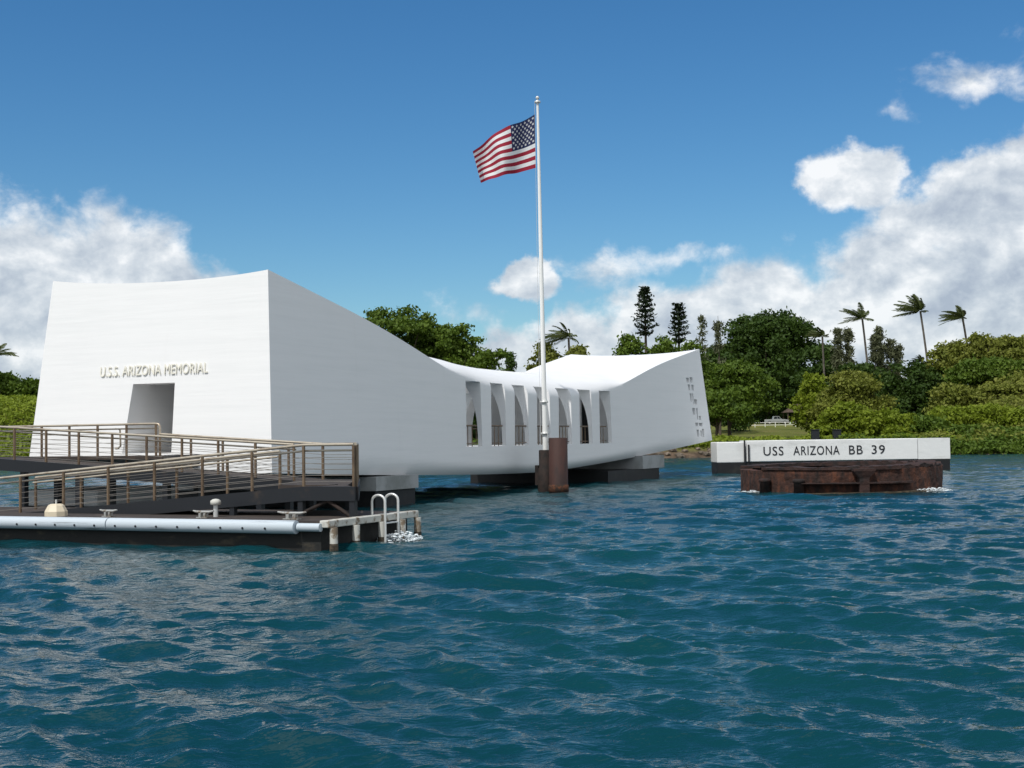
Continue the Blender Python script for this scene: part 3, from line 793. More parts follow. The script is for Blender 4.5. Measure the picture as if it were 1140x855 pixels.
def zr(x): return 0.50 + (Z1 - 0.50) * max(0.0, min(1.0, (x - 0.6) / (11.1 - 0.6)))
xs = [-9, 0.6, 11.1, 12.55]
mb = MB()
mb.add([((11.4 if x > 12 and y > -31 else x), y, zr(x) - 0.02) for x in xs for y in (UF + .05, UB - .05)] + [((11.4 if x > 12 and y > -31 else x), y, zr(x) - 0.12) for x in xs for y in (UF + .05, UB - .05)],
       [(0, 1, 3, 2), (2, 3, 5, 4), (4, 5, 7, 6), (8, 10, 11, 9), (10, 12, 13, 11), (12, 14, 15, 13), (0, 8, 9, 1), (6, 7, 15, 14)] + [(0 + 2 * i, 2 + 2 * i, 10 + 2 * i, 8 + 2 * i) for i in range(3)] + [(1 + 2 * i, 9 + 2 * i, 11 + 2 * i, 3 + 2 * i) for i in range(3)])
mb.prism([(9.4, UB - .05), (11.45, UB - 0.05), (9.15, -26.6), (8.0, -26.6), (8.0, -28.0)], Z1 - 0.12, Z1 - 0.02)
mb.build('deck', M['decktop'], gang)
mb = MB()
for y in (UF, UB):
    for x0, x1 in ((xs[0], xs[1]), (xs[1], xs[2]), (xs[2], xs[3])):
        if y == UB and x0 == xs[2]: continue
        mb.add([(x, y + dy, zr(x) + dz) for x in (x0, x1) for dy in (-.05, .05) for dz in (0.0, -0.34)], [(0, 1, 3, 2), (4, 6, 7, 5), (0, 4, 5, 1), (2, 3, 7, 6), (0, 2, 6, 4), (1, 5, 7, 3)])
def gbar(a, b, r=0.07): mb.tube([a, b], r, 4, smooth=False)
mb.prism([(12.5, UF + .06), (12.6, UF + .06), (9.3, -26.6), (9.2, -26.6)], Z1 - 0.34, Z1 - .002)
mb.build('girder', M['navy'], gang)
for (x, y) in ((12.45, -32.2), (9.0, -32.2), (11.0, -32.2), (10.4, -28.8), (9.1, -26.9), (8.1, -27.2)):
    zb_ = 0.6 if y < -29.8 else -1.0
    mb = MB(); mb.box((x - .07, y - .07, zb_), (x + .07, y + .07, Z1 - 0.3 if x > 10 or y > -29 else zr(x) - .3)); mb.build('leg', M['navy'], gang)
mb = MB()
mb.tube([(11.0, -32.2, 0.7), (11.75, -32.2, 1.02)], 0.05, 6); mb.tube([(12.42, -32.2, 0.62), (11.75, -32.2, 1.02)], 0.05, 6); mb.build('brace', M['stump'], gang)
railing(gang, [(x, UF, zr(x)) for x in (-9, 0.6, 11.1, 12.5)], 1.0, 1.5, handrail=(0, 0.10, 0))
railing(gang, [(x, UB, zr(x)) for x in (1.2, 9.4)], 0.98, 1.5, handrail=(0, -0.10, 0))
railing(gang, [(12.5, UF + .1, Z1), (9.25, -26.65, Z1), (8.1, -26.65, Z1)], 1.0, 1.6)

upg = thing('upper_gangway', 'dark upper gangway sloping up to the left toward the hall entrance platform', 'gangway', M0, -TH)
U1, U2 = -28.0, -26.35
def zu(x): return Z1 + (Z2 - Z1) * max(0.0, min(1.0, (8.0 - x) / 11.6))
xs2 = [8.0, -3.6, -11.0]
mb = MB()
mb.add([(x, y, zu(x) - 0.02) for x in xs2 for y in (U1 + .05, U2 - .05)] + [(x, y, zu(x) - 0.12) for x in xs2 for y in (U1 + .05, U2 - .05)],
       [(0, 1, 3, 2), (2, 3, 5, 4), (6, 8, 9, 7), (8, 10, 11, 9), (0, 6, 7, 1), (4, 5, 11, 10), (0, 2, 8, 6), (2, 4, 10, 8), (1, 7, 9, 3), (3, 9, 11, 5)])
mb.box((-11.0, U2 - .03, Z2 - 0.12), (2.1, -24.35, Z2 - 0.02))
mb.build('deck', M['decktop'], upg)
mb = MB()
for y in (U1, U2):
    for x0, x1 in ((xs2[0], xs2[1]), (xs2[1], xs2[2])):
        mb.add([(x, y + dy, zu(x) + dz) for x in (x0, x1) for dy in (-.05, .05) for dz in (0.0, -0.36)], [(0, 1, 3, 2), (4, 6, 7, 5), (0, 4, 5, 1), (2, 3, 7, 6), (0, 2, 6, 4), (1, 5, 7, 3)])
mb.box((2.1, U2 + .06, Z2 - 0.36), (2.2, -24.45, Z2)); mb.build('girder', M['navy'], upg)
for x in (-9.0, -5.6, -2.0, 0.2, 3.5, 6.8):
    for y in (U1 + .1, U2 - .1):
        mb = MB(); mb.box((x - .09, y - .09, -1.2), (x + .09, y + .09, zu(x) - .3)); mb.build('leg', M['navy'], upg)
railing(upg, [(x, U1, zu(x)) for x in (-11, -3.6, 8.0)], 1.0, 1.3, handrail=(0, 0.10, 0))
railing(upg, [(x, U2, zu(x)) for x in (2.0, 7.9)], 1.0, 1.3)
railing(upg, [(x, U2 + .12, Z2) for x in (-11, 1.75)], 0.98, 1.15, handrail=(0, 0.1, 0))
mb = MB(); mb.tube([(1.75, U2 + .12, Z2 + .98), (1.86, U2 + .12, Z2 + .96), (1.9, U2 + .12, Z2 + .88), (1.9, U2 + .12, Z2)], 0.036, 8); mb.build('rail_end', M['railtop_lit'], upg)
mb = MB(); mb.tube([(0.0, U2 + .3, Z2 + .85), (0.18, U2 + .3, Z2 + .82), (0.2, U2 + .3, Z2 + .3), (0.1, U2 + .3, Z2 + .22), (0.0, U2 + .3, Z2 + .22)], 0.03, 8); mb.build('rail_end', M['railtop_lit'], upg)

fl2 = thing('low_float', 'low white concrete float half hidden below the upper gangway', 'float', L2W(-2.4, -24.1, 0), -TH)
mb = MB(); mb.box((-1.7, -1.9, 0.45), (1.6, 2.2, 0.98), bev=0.06); mb.build('float_top', M['quaywhite'], fl2)
mb = MB(); mb.box((-1.6, -1.8, -0.8), (1.5, 2.1, 0.45)); mb.build('float_base', M['quayblack'], fl2)

# ------------------------------------------------------------------ vegetation of the island
def leaf_mat(name, c, c2, trans=0.30):
    m = bpy.data.materials.new(name); m.use_nodes = True
    T = NT(m.node_tree); b = m.node_tree.nodes['Principled BSDF']; out = m.node_tree.nodes['Material Output']
    g = T.n('ShaderNodeNewGeometry'); o = T.n('ShaderNodeTexCoord')
    big = T.smooth(T.noise(o.outputs['Object'], 0.35, 3, 0.6), 0.35, 0.65)
    f = T.m('MULTIPLY_ADD', g.outputs['Random Per Island'], 0.6, T.m('MULTIPLY', big, 0.4))
    col = T.mix(f, c, c2)
    T.l(col, b.inputs['Base Color']); b.inputs['Roughness'].default_value = 0.6; b.inputs['Specular IOR Level'].default_value = 0.25
    tr = T.n('ShaderNodeBsdfTranslucent'); T.l(col, tr.inputs[0])
    mx = T.n('ShaderNodeMixShader'); mx.inputs[0].default_value = trans
    T.l(b.outputs[0], mx.inputs[1]); T.l(tr.outputs[0], mx.inputs[2]); T.l(mx.outputs[0], out.inputs[0])
    return m
LM = {
    'dark': leaf_mat('dark leaves', (0.025, 0.055, 0.008), (0.060, 0.105, 0.014)),
    'mid': leaf_mat('mid green leaves', (0.058, 0.108, 0.010), (0.125, 0.185, 0.020)),
    'light': leaf_mat('light green leaves', (0.145, 0.205, 0.013), (0.245, 0.300, 0.026), 0.38),
    'olive': leaf_mat('olive leaves', (0.125, 0.155, 0.020), (0.235, 0.250, 0.045), 0.35),
    'grey': leaf_mat('grey green needles', (0.075, 0.090, 0.040), (0.140, 0.150, 0.080), 0.25),
    'pine': leaf_mat('deep pine needles', (0.012, 0.024, 0.010), (0.030, 0.048, 0.020), 0.1),
    'palm': leaf_mat('palm fronds', (0.035, 0.060, 0.012), (0.100, 0.115, 0.035)),
}
M['bark'] = material('grey brown bark', (0.10, 0.075, 0.055), 0.9, var=((0.05, 0.04, 0.03), 2, 5, .4, .7))
M['palmbark'] = material('pale palm trunk', (0.13, 0.115, 0.095), 0.9, var=((0.07, 0.06, 0.05), 3, 5, .4, .7))

def leaf_quads(P, N, size, aspect=0.62, spread=0.9, r=rng):
    """one small leaf-shaped quad at each point, roughly facing N"""
    n = len(P)
    N = N + r.normal(0, spread, (n, 3)); N /= np.linalg.norm(N, axis=1, keepdims=True) + 1e-9
    t = np.cross(N, r.normal(0, 1, (n, 3))); t /= np.linalg.norm(t, axis=1, keepdims=True) + 1e-9
    b = np.cross(N, t)
    s = (size * r.uniform(0.6, 1.35, n))[:, None]
    t = t * s * 0.5; b = b * s * 0.5 * aspect
    V = np.stack([P - t, P + b * 1.0 - t * 0.1, P + t, P - b - t * 0.1], 1)
    return V.reshape(-1, 3)
def crown_points(lobes, dens, per, sigma, r, low=-0.45):
    Ps, Ns = [], []
    for (cx, cy, cz, rx, ry, rz) in lobes:
        area = 4 * math.pi * ((rx * ry) ** 1.6 / 3 + (rx * rz) ** 1.6 / 3 + (ry * rz) ** 1.6 / 3) ** (1 / 1.6)
        k = max(6, int(area * dens))
        d = r.normal(0, 1, (k * 2, 3)); d /= np.linalg.norm(d, axis=1, keepdims=True)
        d = d[d[:, 2] > low][:k]
        rad = r.uniform(0.72, 1.06, len(d))[:, None]
        c = np.array([cx, cy, cz]) + d * np.array([rx, ry, rz]) * rad
        nn = d / np.array([rx, ry, rz]); nn /= np.linalg.norm(nn, axis=1, keepdims=True)
        pp = c[:, None, :] + r.normal(0, sigma, (len(c), per, 3)) * np.array([1, 1, 0.55])
        Ps.append(pp.reshape(-1, 3)); Ns.append(np.repeat(nn, per, 0))
    return np.concatenate(Ps), np.concatenate(Ns)
def quads_for(V): return np.arange(len(V)).reshape(-1, 4)
def limb_mesh(H, W, base_frac, r, forks=6, tr=None):
    mb = MB(); tr = tr or max(0.12, H * 0.022)
    zt = H * (base_frac + 0.25)
    mb.tube([(0, 0, -0.6), (r.normal(0, .1), r.normal(0, .1), H * base_frac * .6), (r.normal(0, .25), r.normal(0, .25), zt)], [tr * 1.25, tr, tr * 0.55], 8)
    for i in range(forks):
        a = 2 * math.pi * i / forks + r.uniform(-.4, .4); z0 = H * base_frac * r.uniform(0.55, 1.0)
        e = (math.cos(a) * W * r.uniform(.25, .38), math.sin(a) * W * r.uniform(.25, .38), H * r.uniform(.55, .85))
        m_ = (e[0] * .4, e[1] * .4, (z0 + e[2]) * .55)
        mb.tube([(0, 0, z0), m_, e], [tr * .55, tr * .38, tr * .1], 6)
    return mb
def place(px, Y): 
    x = at(px, 440, Y).x
    return x, float(ground(x, Y))
def tree(name, label, px, pytop, wpx, Y, leaf='mid', base=0.25, nl=22, flat=0.75, lsize=None, dens=1.0, cat='tree', group='island trees', layered=False, forks=6, sprigs=30):
    r = np.random.default_rng(abs(hash((px, pytop, wpx))) % 2 ** 31)
    x, zg = place(px, Y); H = at(px, pytop, Y).z - zg; Wd = wpx / F * Y
    t = thing(name, label, cat, (x, Y, zg), 0, group)
    lob = []
    z0 = H * base; hc = H - z0
    for i in range(nl):
        # lobes fill a dome
        a = r.uniform(0, 2 * math.pi); q = math.sqrt(r.uniform(0, 1)); 
        if layered:
            zf = r.choice([0.12, 0.36, 0.6, 0.82]) + r.uniform(-.05, .05)
        else:
            zf = r.uniform(0.0, 0.86)
        maxr = math.sqrt(max(0.05, 1 - max(0.0, (zf - 0.22) / 0.78) ** 2))
        lr = Wd * r.uniform(0.085, 0.23) * (1.2 if layered else 1.0)
        rad = max(0.0, (Wd / 2) * maxr * q - lr * 0.55)
        lz = lr * (0.36 if layered else flat)
        lob.append((math.cos(a) * rad, math.sin(a) * rad * 0.8, min(z0 + zf * hc + lz * .2, H - lz), lr, lr, lz))
    for i in range(sprigs):
        a = r.uniform(0, 2 * math.pi); zf = r.uniform(0.1, 0.98); maxr = math.sqrt(max(0.0, 1 - max(0.0, (zf - 0.22) / 0.78) ** 2)); lr = Wd * r.uniform(0.03, 0.10)
        lob.append((math.cos(a) * Wd * .5 * maxr * r.uniform(.85, 1.06), math.sin(a) * Wd * .42 * maxr, min(z0 + zf * hc, H - lr * .5), lr, lr, lr * r.uniform(.6, 1.2)))
    lob.append((0, 0, z0 + hc * 0.40, Wd * .28, Wd * .24, hc * .36))
    lob.append((r.uniform(-.08, .08) * Wd, 0, H - hc * .14, Wd * .11, Wd * .11, hc * .14))
    ls = lsize or 0.0021 * Y
    P, N = crown_points(lob, dens * 0.31 / (ls * ls), 9, ls * 0.95, r)
    keep = P[:, 2] > 0.1
    V = leaf_quads(P[keep], N[keep], ls * 1.25, r=r)
    np_mesh('crown', V, quads_for(V), LM[leaf], t)
    limb_mesh(H, Wd, max(base, 0.12), r, forks).build('trunk', M['bark'], t)
    return t
def norfolk(label, px, pytop, wpx, Y, pybase):
    r = np.random.default_rng(int(px))
    x, zg = place(px, Y); H = at(px, pytop, Y).z - zg; Wd = wpx / F * Y
    t = thing('norfolk_pine', label, 'pine tree', (x, Y, zg), 0, 'tall pines')
    mb = MB(); mb.tube([(0, 0, -.5), (0, 0, H * .5), (0, 0, H)], [0.4, .28, .04], 8); mb.build('trunk', M['bark'], t)
    zc = at(px, pybase, Y).z - zg
    P, N = [], []
    z = zc
    while z < H - 0.2:
        f = (H - z) / (H - zc)
        L = Wd / 2 * (0.22 + 0.86 * f ** 0.8) * (1 if f < .93 else .6)
        nb = 7
        off = r.uniform(0, 6); L *= 1.25
        for k in range(nb):
            a = off + 2 * math.pi * k / nb + r.uniform(-.15, .15); Lk = L * r.uniform(.75, 1.1)
            for s_ in np.linspace(0.1, 1, 9):
                q = np.array([math.cos(a) * Lk * s_, math.sin(a) * Lk * s_, z + 0.30 * Lk * s_ * s_])
                for _ in range(3):
                    P.append(q + r.normal(0, .16, 3)); N.append((0, 0, 1))
        z += 0.85 * (0.5 + 0.5 * f) + 0.18
    V = leaf_quads(np.array(P), np.array(N, float), 0.62, 0.5, 0.6, r)
    np_mesh('crown', V, quads_for(V), LM['pine'], t)
def palm(label, px, pytop, pybase, Y, bend=0.0, size=1.0, droop=1.0, nf=24, wind=0.52):
    r = np.random.default_rng(int(px) + 5)
    wind = wind * r.uniform(0.55, 1.35); droop = droop * r.uniform(0.7, 1.5); nf = int(nf * r.uniform(0.75, 1.1))
    x, zg = place(px, Y); top = at(px, pytop, Y).z - zg; Hh = top - 1.2 * size
    t = thing('palm_tree', label, 'palm tree', (x + bend, Y, zg), 0, 'palm trees above the wood')
    mb = MB(); pts = [(-bend * (k / 6) ** 1.6, 0, Hh * k / 6 - (.5 if k == 0 else 0)) for k in range(7)]
    mb.tube(pts, [.30, .24, .21, .19, .18, .17, .17], 8); mb.build('trunk', M['palmbark'], t)
    cx = -bend
    V = []
    for k in range(nf):
        a = 2 * math.pi * k / nf + r.uniform(-.2, .2); e_ = r.uniform(-0.15, 1.05)
        d = np.array([math.cos(a) * math.cos(e_), math.sin(a) * math.cos(e_) * .8, math.sin(e_) * 1.0])
        d += np.array([-wind * 0.85, 0, 0.12]); d /= max(0.3, np.linalg.norm(d))
        L = r.uniform(2.7, 3.6) * size * (1.0 if d[0] * wind < 0.1 else 0.75)
        side = np.cross(d, (0, -.35, 1)); side /= np.linalg.norm(side) + 1e-6
        ns = 26
        for s_ in np.linspace(0.08, 1, ns):
            p = np.array([cx, 0, Hh]) + d * L * s_ + np.array([-wind * 1.1 * s_ * s_ * size, 0, -droop * L * .26 * s_ * s_])
            wdt = 0.80 * size * (math.sin(math.pi * min(1, s_ * .86 + .10)) ** .7)
            for sg in (1, -1):
                tip = p + side * sg * wdt * .62 + d * wdt * .55 + np.array([-.40 * wind, 0, -wdt * (.30 + .25 * r.uniform())])
                b0 = p - d * .05 * size; b1 = p + d * .055 * size
                V += [b0, b1, tip + d * .03, tip - d * .03]
        # rachis
    V = np.array(V); np_mesh('crown', V, quads_for(V), LM['palm'], t)
def ironwood(label, px, pytop, wpx, Y, leaf='grey', dens=1.0):
    r = np.random.default_rng(int(px) + 11)
    x, zg = place(px, Y); H = at(px, pytop, Y).z - zg; Wd = wpx / F * Y
    t = thing('ironwood_tree', label, 'tree', (x, Y, zg), 0, 'feathery ironwoods')
    mb = MB(); mb.tube([(0, 0, -.5), (0.1, 0, H * .5), (0, 0, H * .96)], [.22, .14, .03], 6)
    P, N = [], []
    for k in range(int(34 * dens)):
        z = H * r.uniform(.35, .97); a = r.uniform(0, 6.28); f = 1 - max(0, (z / H - .45) / .6)
        L = Wd * .5 * r.uniform(.5, 1.1) * (0.25 + .75 * f)
        e = np.array([math.cos(a) * L, math.sin(a) * L, z + L * .5])
        mb.tube([(0, 0, z - .3), tuple(e)], [.05, .015], 4)
        for s_ in np.linspace(.2, 1.1, 9):
            for _ in range(5):
                P.append(np.array([0, 0, z]) * (1 - s_) + e * s_ + r.normal(0, .3, 3)); N.append((0, -1, .3))
    V = leaf_quads(np.array(P), np.array(N, float), .75, .28, 1.2, r)
    np_mesh('crown', V, quads_for(V), LM[leaf], t)
    mb.build('trunk', M['bark'], t)

# behind the hall, left to right
tree('broadleaf_tree', 'big dark dome of leaves showing first over the sloping hall roof', 443, 344, 116, 205, 'mid', .1, 30, .6)
tree('broadleaf_tree', 'dense dark tree joining the big dome and the middle tree over the hall roof', 476, 353, 80, 208, 'mid', .1, 26, .6)
tree('broadleaf_tree', 'dense dark tree in the middle of the row over the dip of the hall roof', 505, 364, 95, 206, 'mid', .1, 26, .6)
tree('broadleaf_tree', 'low dark tree at the right end of the row over the hall roof dip', 546, 390, 70, 203, 'mid', .1, 22, .6)
ironwood('small dark spiky tree at the lowest point of the hall roof', 568, 393, 16, 210, 'dark', 1.2)
tree('broadleaf_tree', 'dark shaded tree low behind the left half of the hall', 470, 440, 130, 170, 'dark', .05, 24)
tree('broadleaf_tree', 'olive bushy tree left of the palm behind the flagpole', 610, 380, 50, 215, 'olive', .1, 20)
palm('wind bent palm rising from olive trees just right of the flagpole', 634, 366, 400, 214, 0.3, 1.15)
tree('broadleaf_tree', 'olive bushy tree under the palm just right of the flagpole', 648, 384, 50, 212, 'olive', .1, 20)
tree('broadleaf_tree', 'leafy green tree below the taller pine, left end of the row behind the roof', 703, 372, 50, 190, 'mid', .1, 24)
tree('broadleaf_tree', 'leafy green tree between the two tall pines', 742, 375, 46, 191, 'mid', .1, 22)
tree('broadleaf_tree', 'leafy green tree over the far top corner of the hall', 772, 380, 44, 189, 'mid', .1, 22)
norfolk('taller dark conical pine with a bare stem below its crown', 720, 319, 25, 225, 372)
norfolk('shorter dark conical pine, full to the treetops', 757, 337, 23, 225, 380)
ironwood('thin wispy tree leaning up left of the huge dark dome tree', 783, 350, 14, 220, 'grey', .7)
ironwood('thin wispy tree poking out behind the huge dark dome tree', 801, 346, 13, 222, 'grey', .6)
tree('broadleaf_tree', 'dark tree on the far shore seen through the leftmost opening of the hall', 532, 430, 80, 160, 'dark', .02, 24)
# the big dark trees
tree('banyan_tree', 'huge dark green dome shaped tree, largest of the wood', 855, 352, 132, 325, 'dark', .2, 60, .5, dens=.8, sprigs=30)
tree('banyan_tree', 'dark green tree low on the left flank of the huge dome tree', 800, 392, 60, 235, 'dark', .15, 26, .6)
tree('layered_tree', 'spreading tree with flat green layers beside the far end of the hall', 812, 406, 100, 200, 'mid', .30, 34, layered=True)
tree('layered_tree', 'flat topped green tree overhanging the dark bank near the quay', 798, 436, 66, 172, 'mid', .35, 24, layered=True)
tree('broadleaf_tree', 'dark leafy tree behind the drooping palm', 915, 384, 62, 255, 'dark', .15, 26)
tree('broadleaf_tree', 'dark leafy tree shading the lawn behind the pickup', 868, 424, 70, 330, 'dark', .1, 24)
tree('broadleaf_tree', 'dark leafy tree far behind the left end of the white fence', 838, 432, 70, 345, 'dark', .02, 24)
tree('broadleaf_tree', 'dark leafy tree shading the left edge of the lawn', 812, 430, 50, 250, 'dark', .05, 22)
palm('drooping dark palm rising against the ironwoods, leftmost of the tall palms', 917, 368, 420, 240, 0.3, 0.85, 1.6)
for i, (px, py, w) in enumerate([(934, 366, 17), (946, 364, 15), (975, 372, 17), (981, 362, 11), (992, 378, 16), (1001, 384, 15)]):
    ironwood(['grey feathery ironwood at the left of the clump, right of the drooping palm', 'grey feathery ironwood touching the left side of the second tall palm', 'grey feathery ironwood just right of the second tall palm trunk',
              'thin tallest ironwood spike of the clump', 'short bushy ironwood right of the tallest spike', 'rightmost lowest ironwood of the clump'][i], px, py, w, 232 + i, 'grey', 1.3)
palm('tall palm blown to the left in front of the ironwood clump', 962, 346, 410, 226, 1.2, 1.05)
palm('tallest palm, bare curved trunk against the clouds', 1027, 337, 405, 224, 1.6, 1.15)
palm('palm on the far right rising from pale green trees', 1074, 346, 400, 214, 1.2, 0.95)
palm('tiny palm top peeping over the trees left of the tallest palm', 1028, 398, 408, 230, 0.2, 0.5)
tree('broadleaf_tree', 'dark rounded tree in the middle of the right shore', 1014, 406, 92, 196, 'dark', .1, 34)
tree('broadleaf_tree', 'dark tree behind the bright bushes right of the pavilion', 965, 404, 80, 222, 'dark', .1, 26)
tree('bushy_tree', 'bright green bushy tree overhanging the pavilion roof', 905, 418, 46, 205, 'light', .1, 24)
tree('bushy_tree', 'wide olive green tree behind the bright shore bushes', 952, 416, 84, 190, 'olive', .08, 30)
tree('bushy_tree', 'bright green round bush on the shore right of the two dark boxes', 948, 450, 66, 158, 'light', .02, 26)
tree('bushy_tree', 'bright green bush on the shore at the right of the round one', 992, 458, 54, 157, 'light', .02, 22)
tree('bushy_tree', 'low green bush on the shore behind the two dark boxes', 921, 462, 34, 160, 'light', .02, 18)
tree('bushy_tree', 'shaded green bush behind the right end of the quay', 1030, 464, 46, 156, 'mid', .02, 22)
tree('kiawe_tree', 'pale feathery tree on the ridge left of the rightmost palm', 1058, 384, 60, 196, 'olive', .2, 26, dens=.5, sprigs=46)
tree('kiawe_tree', 'pale feathery tree on the ridge under the rightmost palm', 1092, 373, 62, 192, 'olive', .2, 28, dens=.5, sprigs=46)
tree('kiawe_tree', 'pale feathery tree cut by the right edge of the photo, on the ridge', 1132, 376, 64, 190, 'olive', .2, 28, dens=.5, sprigs=46)
tree('bushy_tree', 'green tree on the slope below the pale ridge trees', 1098, 402, 80, 182, 'mid', .1, 26)
tree('bushy_tree', 'green tree at the right frame edge below the ridge', 1142, 404, 60, 180, 'mid', .1, 24)
tree('bushy_tree', 'olive bush halfway up the right slope', 1062, 430, 60, 172, 'olive', .03, 24)
tree('bushy_tree', 'olive bush halfway up the slope at the right frame edge', 1125, 432, 70, 172, 'olive', .03, 24)
tree('bushy_tree', 'light green bush low on the right slope nearest the dark rounded tree', 1056, 455, 56, 160, 'light', .02, 24)
tree('bushy_tree', 'light green bush low in the middle of the right slope', 1096, 452, 60, 160, 'light', .02, 24)
tree('bushy_tree', 'light green bush low on the slope cut by the right frame edge', 1136, 458, 56, 158, 'light', .02, 24)
tree('bushy_tree', 'green bush at the water line right of the quay', 1074, 476, 44, 152, 'mid', .02, 20)
tree('bushy_tree', 'green bush at the water line near the right frame edge', 1116, 478, 48, 151.5, 'mid', .02, 20)
# left shore
tree('broadleaf_tree', 'leafy green tree on the left shore between the frame edge and the hall', 30, 424, 40, 186, 'mid', .1, 22)
tree('broadleaf_tree', 'leafy green tree on the left shore cut by the frame edge', 2, 416, 44, 188, 'mid', .1, 22)
tree('broadleaf_tree', 'green tree behind the left edge of the hall', 66, 428, 60, 190, 'mid', .1, 22)
palm('palm at the left edge of the photo with one frond showing', -4, 386, 420, 184, 0.3, 0.9, 1.0, 16, -0.2)

# low scrub that nobody could count: covers the slopes and the bank
def scrub(name, n, xr, tr_, leaf, size, hgt, cond=None):
    r = np.random.default_rng(len(name) + n)
    x = r.uniform(*xr, n); t_ = r.uniform(*tr_, n); y = shore_y(x) + t_
    if cond is not None:
        k = cond(x, y); x, y = x[k], y[k]
    hh = hgt * (0.35 + 0.65 * (0.5 + 0.5 * np.sin(x * .9 + y * .3) * np.sin(y * .7 - x * .35)))
    per = 10
    P = np.stack([x, y, ground(x, y)], -1)
    P = np.repeat(P, per, 0) + r.normal(0, 1, (len(x) * per, 3)) * np.array([.45, .45, 0])
    P[:, 2] += np.repeat(hh, per) * r.uniform(0.05, 1, len(P)) ** .8
    V = leaf_quads(P, np.tile([0, -.4, 1.0], (len(P), 1)), size, r=r)
    return tag(np_mesh(name, V, quads_for(V), LM[leaf]), {'s': 'light green creeping scrub covering the island slopes'}['s'] if leaf == 'light' else 'mixed green undergrowth along the shore bank', 'scrub', kind='stuff')
scrub('slope_scrub', 5200, (-80, -40), (1, 40), 'light', .45, 1.0, lambda x, y: -x - .30 * y > 1)
scrub('slope_scrub', 7000, (40, 100), (2, 62), 'olive', .50, 1.6, lambda x, y: x - .295 * y > 0)
scrub('shore_scrub', 4500, (-44, 46), (3, 14), 'mid', .42, 1.3, lambda x, y: ~((x > 22) & (x < 36) & (y > 152)))
scrub('shore_scrub', 1300, (18, 50), (2, 9), 'light', .40, 1.2)
scrub('shore_scrub', 3000, (36, 72), (-0.2, 4), 'mid', .36, 1.1)

# shore rocks: a rubble line at the water
def rubble():
    r = np.random.default_rng(3); mb = MB()
    for i in range(420):
        x = r.uniform(-75, 80); y = float(shore_y(x)) + r.uniform(-1.6, 1.8); s_ = r.uniform(.14, .48)
        bm = bmesh.new(); bmesh.ops.create_icosphere(bm, subdivisions=1, radius=s_)
        p = [(x + q.co.x * 1.3 * r.uniform(.8, 1.2), y + q.co.y * r.uniform(.8, 1.2), float(ground(x, y)) + .1 + q.co.z * .7 * r.uniform(.8, 1.2)) for q in bm.verts]
        bm.verts.index_update(); mb.add(p, [[q.index for q in f.verts] for f in bm.faces]); bm.free()
    tag(mb.build('shore_rocks', material('shore rock', (0.10, 0.08, 0.06), .9, var=((0.22, 0.17, 0.13), 1.2, 5, .45, .65))), 'brown rubble rocks lining the island water edge', 'rocks', kind='stuff')
rubble()

# ------------------------------------------------------------------ lawn things far behind the quay
M['silver'] = material('silver car paint', (0.55, 0.56, 0.58), 0.25, 0.5)
M['glass'] = material('dark car glass', (0.02, 0.025, 0.03), 0.08)
M['tyre'] = material('tyre rubber', (0.015, 0.015, 0.015), 0.8)
M['whitepaint'] = material('white fence paint', (0.75, 0.74, 0.70), 0.6)
M['shingle'] = material('brown roof shingle', (0.095, 0.062, 0.045), 0.9, var=((0.06, 0.042, 0.032), 2, 5, .4, .6))
M['wood'] = material('dark post wood', (0.07, 0.05, 0.035), 0.8)
def truck():
    Y = 302; x, zg = place(864, Y); zg += 0.05
    t = thing('pickup_truck', 'silver pickup truck parked behind the white fence on the lawn', 'truck', (x, Y, zg), R(-4))
    mb = MB()
    prof = [(-2.6, .55), (2.55, .55), (2.6, .95), (1.55, 1.12), (0.95, 1.15), (-0.75, 1.15), (-0.8, 1.12), (-2.6, 1.12)]
    def ext(prof, y0, y1):
        n = len(prof); p = [(a, y0, b) for a, b in prof] + [(a, y1, b) for a, b in prof]
        return p, [tuple(range(n)), tuple(range(n, 2 * n))[::-1]] + [(i, i + n, (i + 1) % n + n, (i + 1) % n) for i in range(n)]
    mb.add(*ext(prof, -.92, .92)); mb.build('body', M['silver'], t)
    mb = MB(); mb.add(*ext([(-0.95, 1.14), (1.05, 1.14), (0.45, 1.78), (-0.75, 1.80)], -.80, .80)); cabin = mb.build('cabin', M['silver'], t)
    mb = MB(); mb.add(*ext([(-0.72, 1.2), (0.02, 1.2), (0.02, 1.70), (-0.62, 1.70)], -.815, .815)); mb.build('window', M['glass'], t)
    mb = MB(); mb.add(*ext([(0.10, 1.2), (0.86, 1.2), (0.42, 1.68), (0.10, 1.70)], -.815, .815)); mb.build('window', M['glass'], t)
    mb = MB(); mb.box((-2.64, -.6, .98), (-2.6, -.85, 1.1)); mb.build('tail_light', material('tail light', (.35, .02, .02), .4), t)
    for wx in (-1.65, 1.7):
        for sy in (-1, 1):
            mb = MB(); mb.tube([(wx, sy * .70, .38), (wx, sy * .95, .38)], .38, 16); w = mb.build('wheel', M['tyre'], t)
            mb = MB(); mb.tube([(wx, sy * .94, .38), (wx, sy * .965, .38)], .22, 12); mb.build('rim', M['galv'], w)
truck()
def fence():
    Y = 296; x0, z0 = place(828.5, Y); x1, z1 = place(885, Y)
    t = thing('rail_fence', 'white post and rail fence along the top of the lawn', 'fence', (x0, Y, z0))
    L = x1 - x0; n = 5
    for k in range(n + 1):
        mb = MB(); mb.box((L * k / n - .07, -.07, -.3), (L * k / n + .07, .07, 1.2), bev=.02); mb.build('post', M['whitepaint'], t)
    for z in (.55, 1.1):
        mb = MB(); mb.box((0, -.05, z - .055), (L, .05, z + .055)); mb.build('rail', M['whitepaint'], t)
fence()
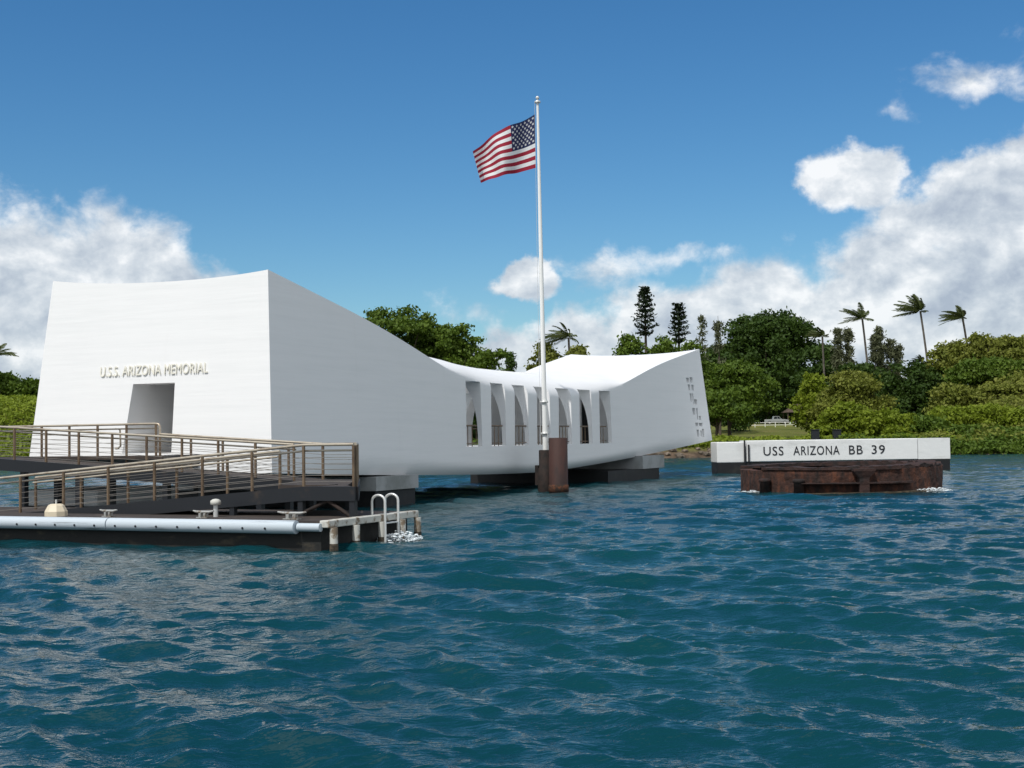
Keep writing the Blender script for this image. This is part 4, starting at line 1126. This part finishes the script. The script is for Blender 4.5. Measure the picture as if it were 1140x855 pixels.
def pavilion():
    Y = 312; x, zg = place(892, Y)
    t = thing('lawn_pavilion', 'small open pavilion with a brown hip roof half hidden by a bright green tree', 'pavilion', (x, Y, zg))
    mb = MB(); p = [(-4.2, -3, 2.75), (4.2, -3, 2.75), (4.2, 3, 2.75), (-4.2, 3, 2.75), (-1.7, 0, 4.7), (1.7, 0, 4.7)]
    mb.add(p, [(0, 1, 5, 4), (1, 2, 5), (2, 3, 4, 5), (3, 0, 4), (0, 3, 2, 1)]); mb.build('roof', M['shingle'], t)
    for sx in (-3.7, 0, 3.7):
        for sy in (-2.6, 2.6):
            mb = MB(); mb.box((sx - .12, sy - .12, -.3), (sx + .12, sy + .12, 2.75)); mb.build('post', M['wood'], t)
    mb = MB(); mb.box((-2.0, 1.8, -.2), (3.6, 2.4, 2.2)); mb.build('back_wall', M['wood'], t)
    mb = MB(); mb.box((-1.6, -1.2, .68), (2.4, -.4, .78)); mb.box((-1.2, -.9, 0), (-1.05, -.7, .68)); mb.box((1.9, -.9, 0), (2.05, -.7, .68)); mb.build('table', M['wood'], t)
pavilion()
for px, lab in ((906.5, 'dark box on the shore behind the quay, nearer the letters BB'), (930.5, 'dark box on the shore behind the quay, nearer the numerals')):
    Y = 151.5; x, zg = place(px, Y); zt = at(px, 478, Y).z
    t = thing('utility_box', lab, 'utility box', (x, Y, zg), 0, 'dark boxes on the shore')
    mb = MB(); mb.box((-.42, -.35, -.3), (.42, .35, zt - zg - .12), bev=.03); mb.build('cabinet', M['navy'], t)
    mb = MB(); mb.box((-.48, -.41, zt - zg - .118), (.48, .41, zt - zg), bev=.02); mb.build('lid', M['navy'], t)

# foam where waves break on the ring, the dock end and the ladder
def foam(name, cx, cy, rx, ry, n, label, h=0.12):
    r = np.random.default_rng(n); mb = MB()
    for i in range(n):
        a = r.uniform(0, 6.28); q = math.sqrt(r.uniform()); s_ = r.uniform(.008, .030)
        x, y, z = cx + rx * q * math.cos(a), cy + ry * q * math.sin(a), r.uniform(-.03, h) * (1 - q * .7)
        bm = bmesh.new(); bmesh.ops.create_icosphere(bm, subdivisions=1, radius=s_)
        mb.add([(x + v.co.x * 2.2, y + v.co.y * 1.8, z + v.co.z * .6) for v in bm.verts], [[v.index for v in f.verts] for f in bm.faces]); bm.free()
    tag(mb.build(name, M['foam']), label, 'foam', kind='stuff')
f1 = L2W(13.05, -31.0, 0); foam('foam', f1.x, f1.y, .55, .7, 260, 'white splash at the free end of the floating dock', .3)
foam('foam', BC.x + 3.0, BC.y - 3.55, .8, .35, 260, 'white foam at the right foot of the rusted ring', .22)
foam('foam', BC.x - 4.35, BC.y - 1.9, .6, .4, 120, 'small white foam at the left foot of the rusted ring', .1)
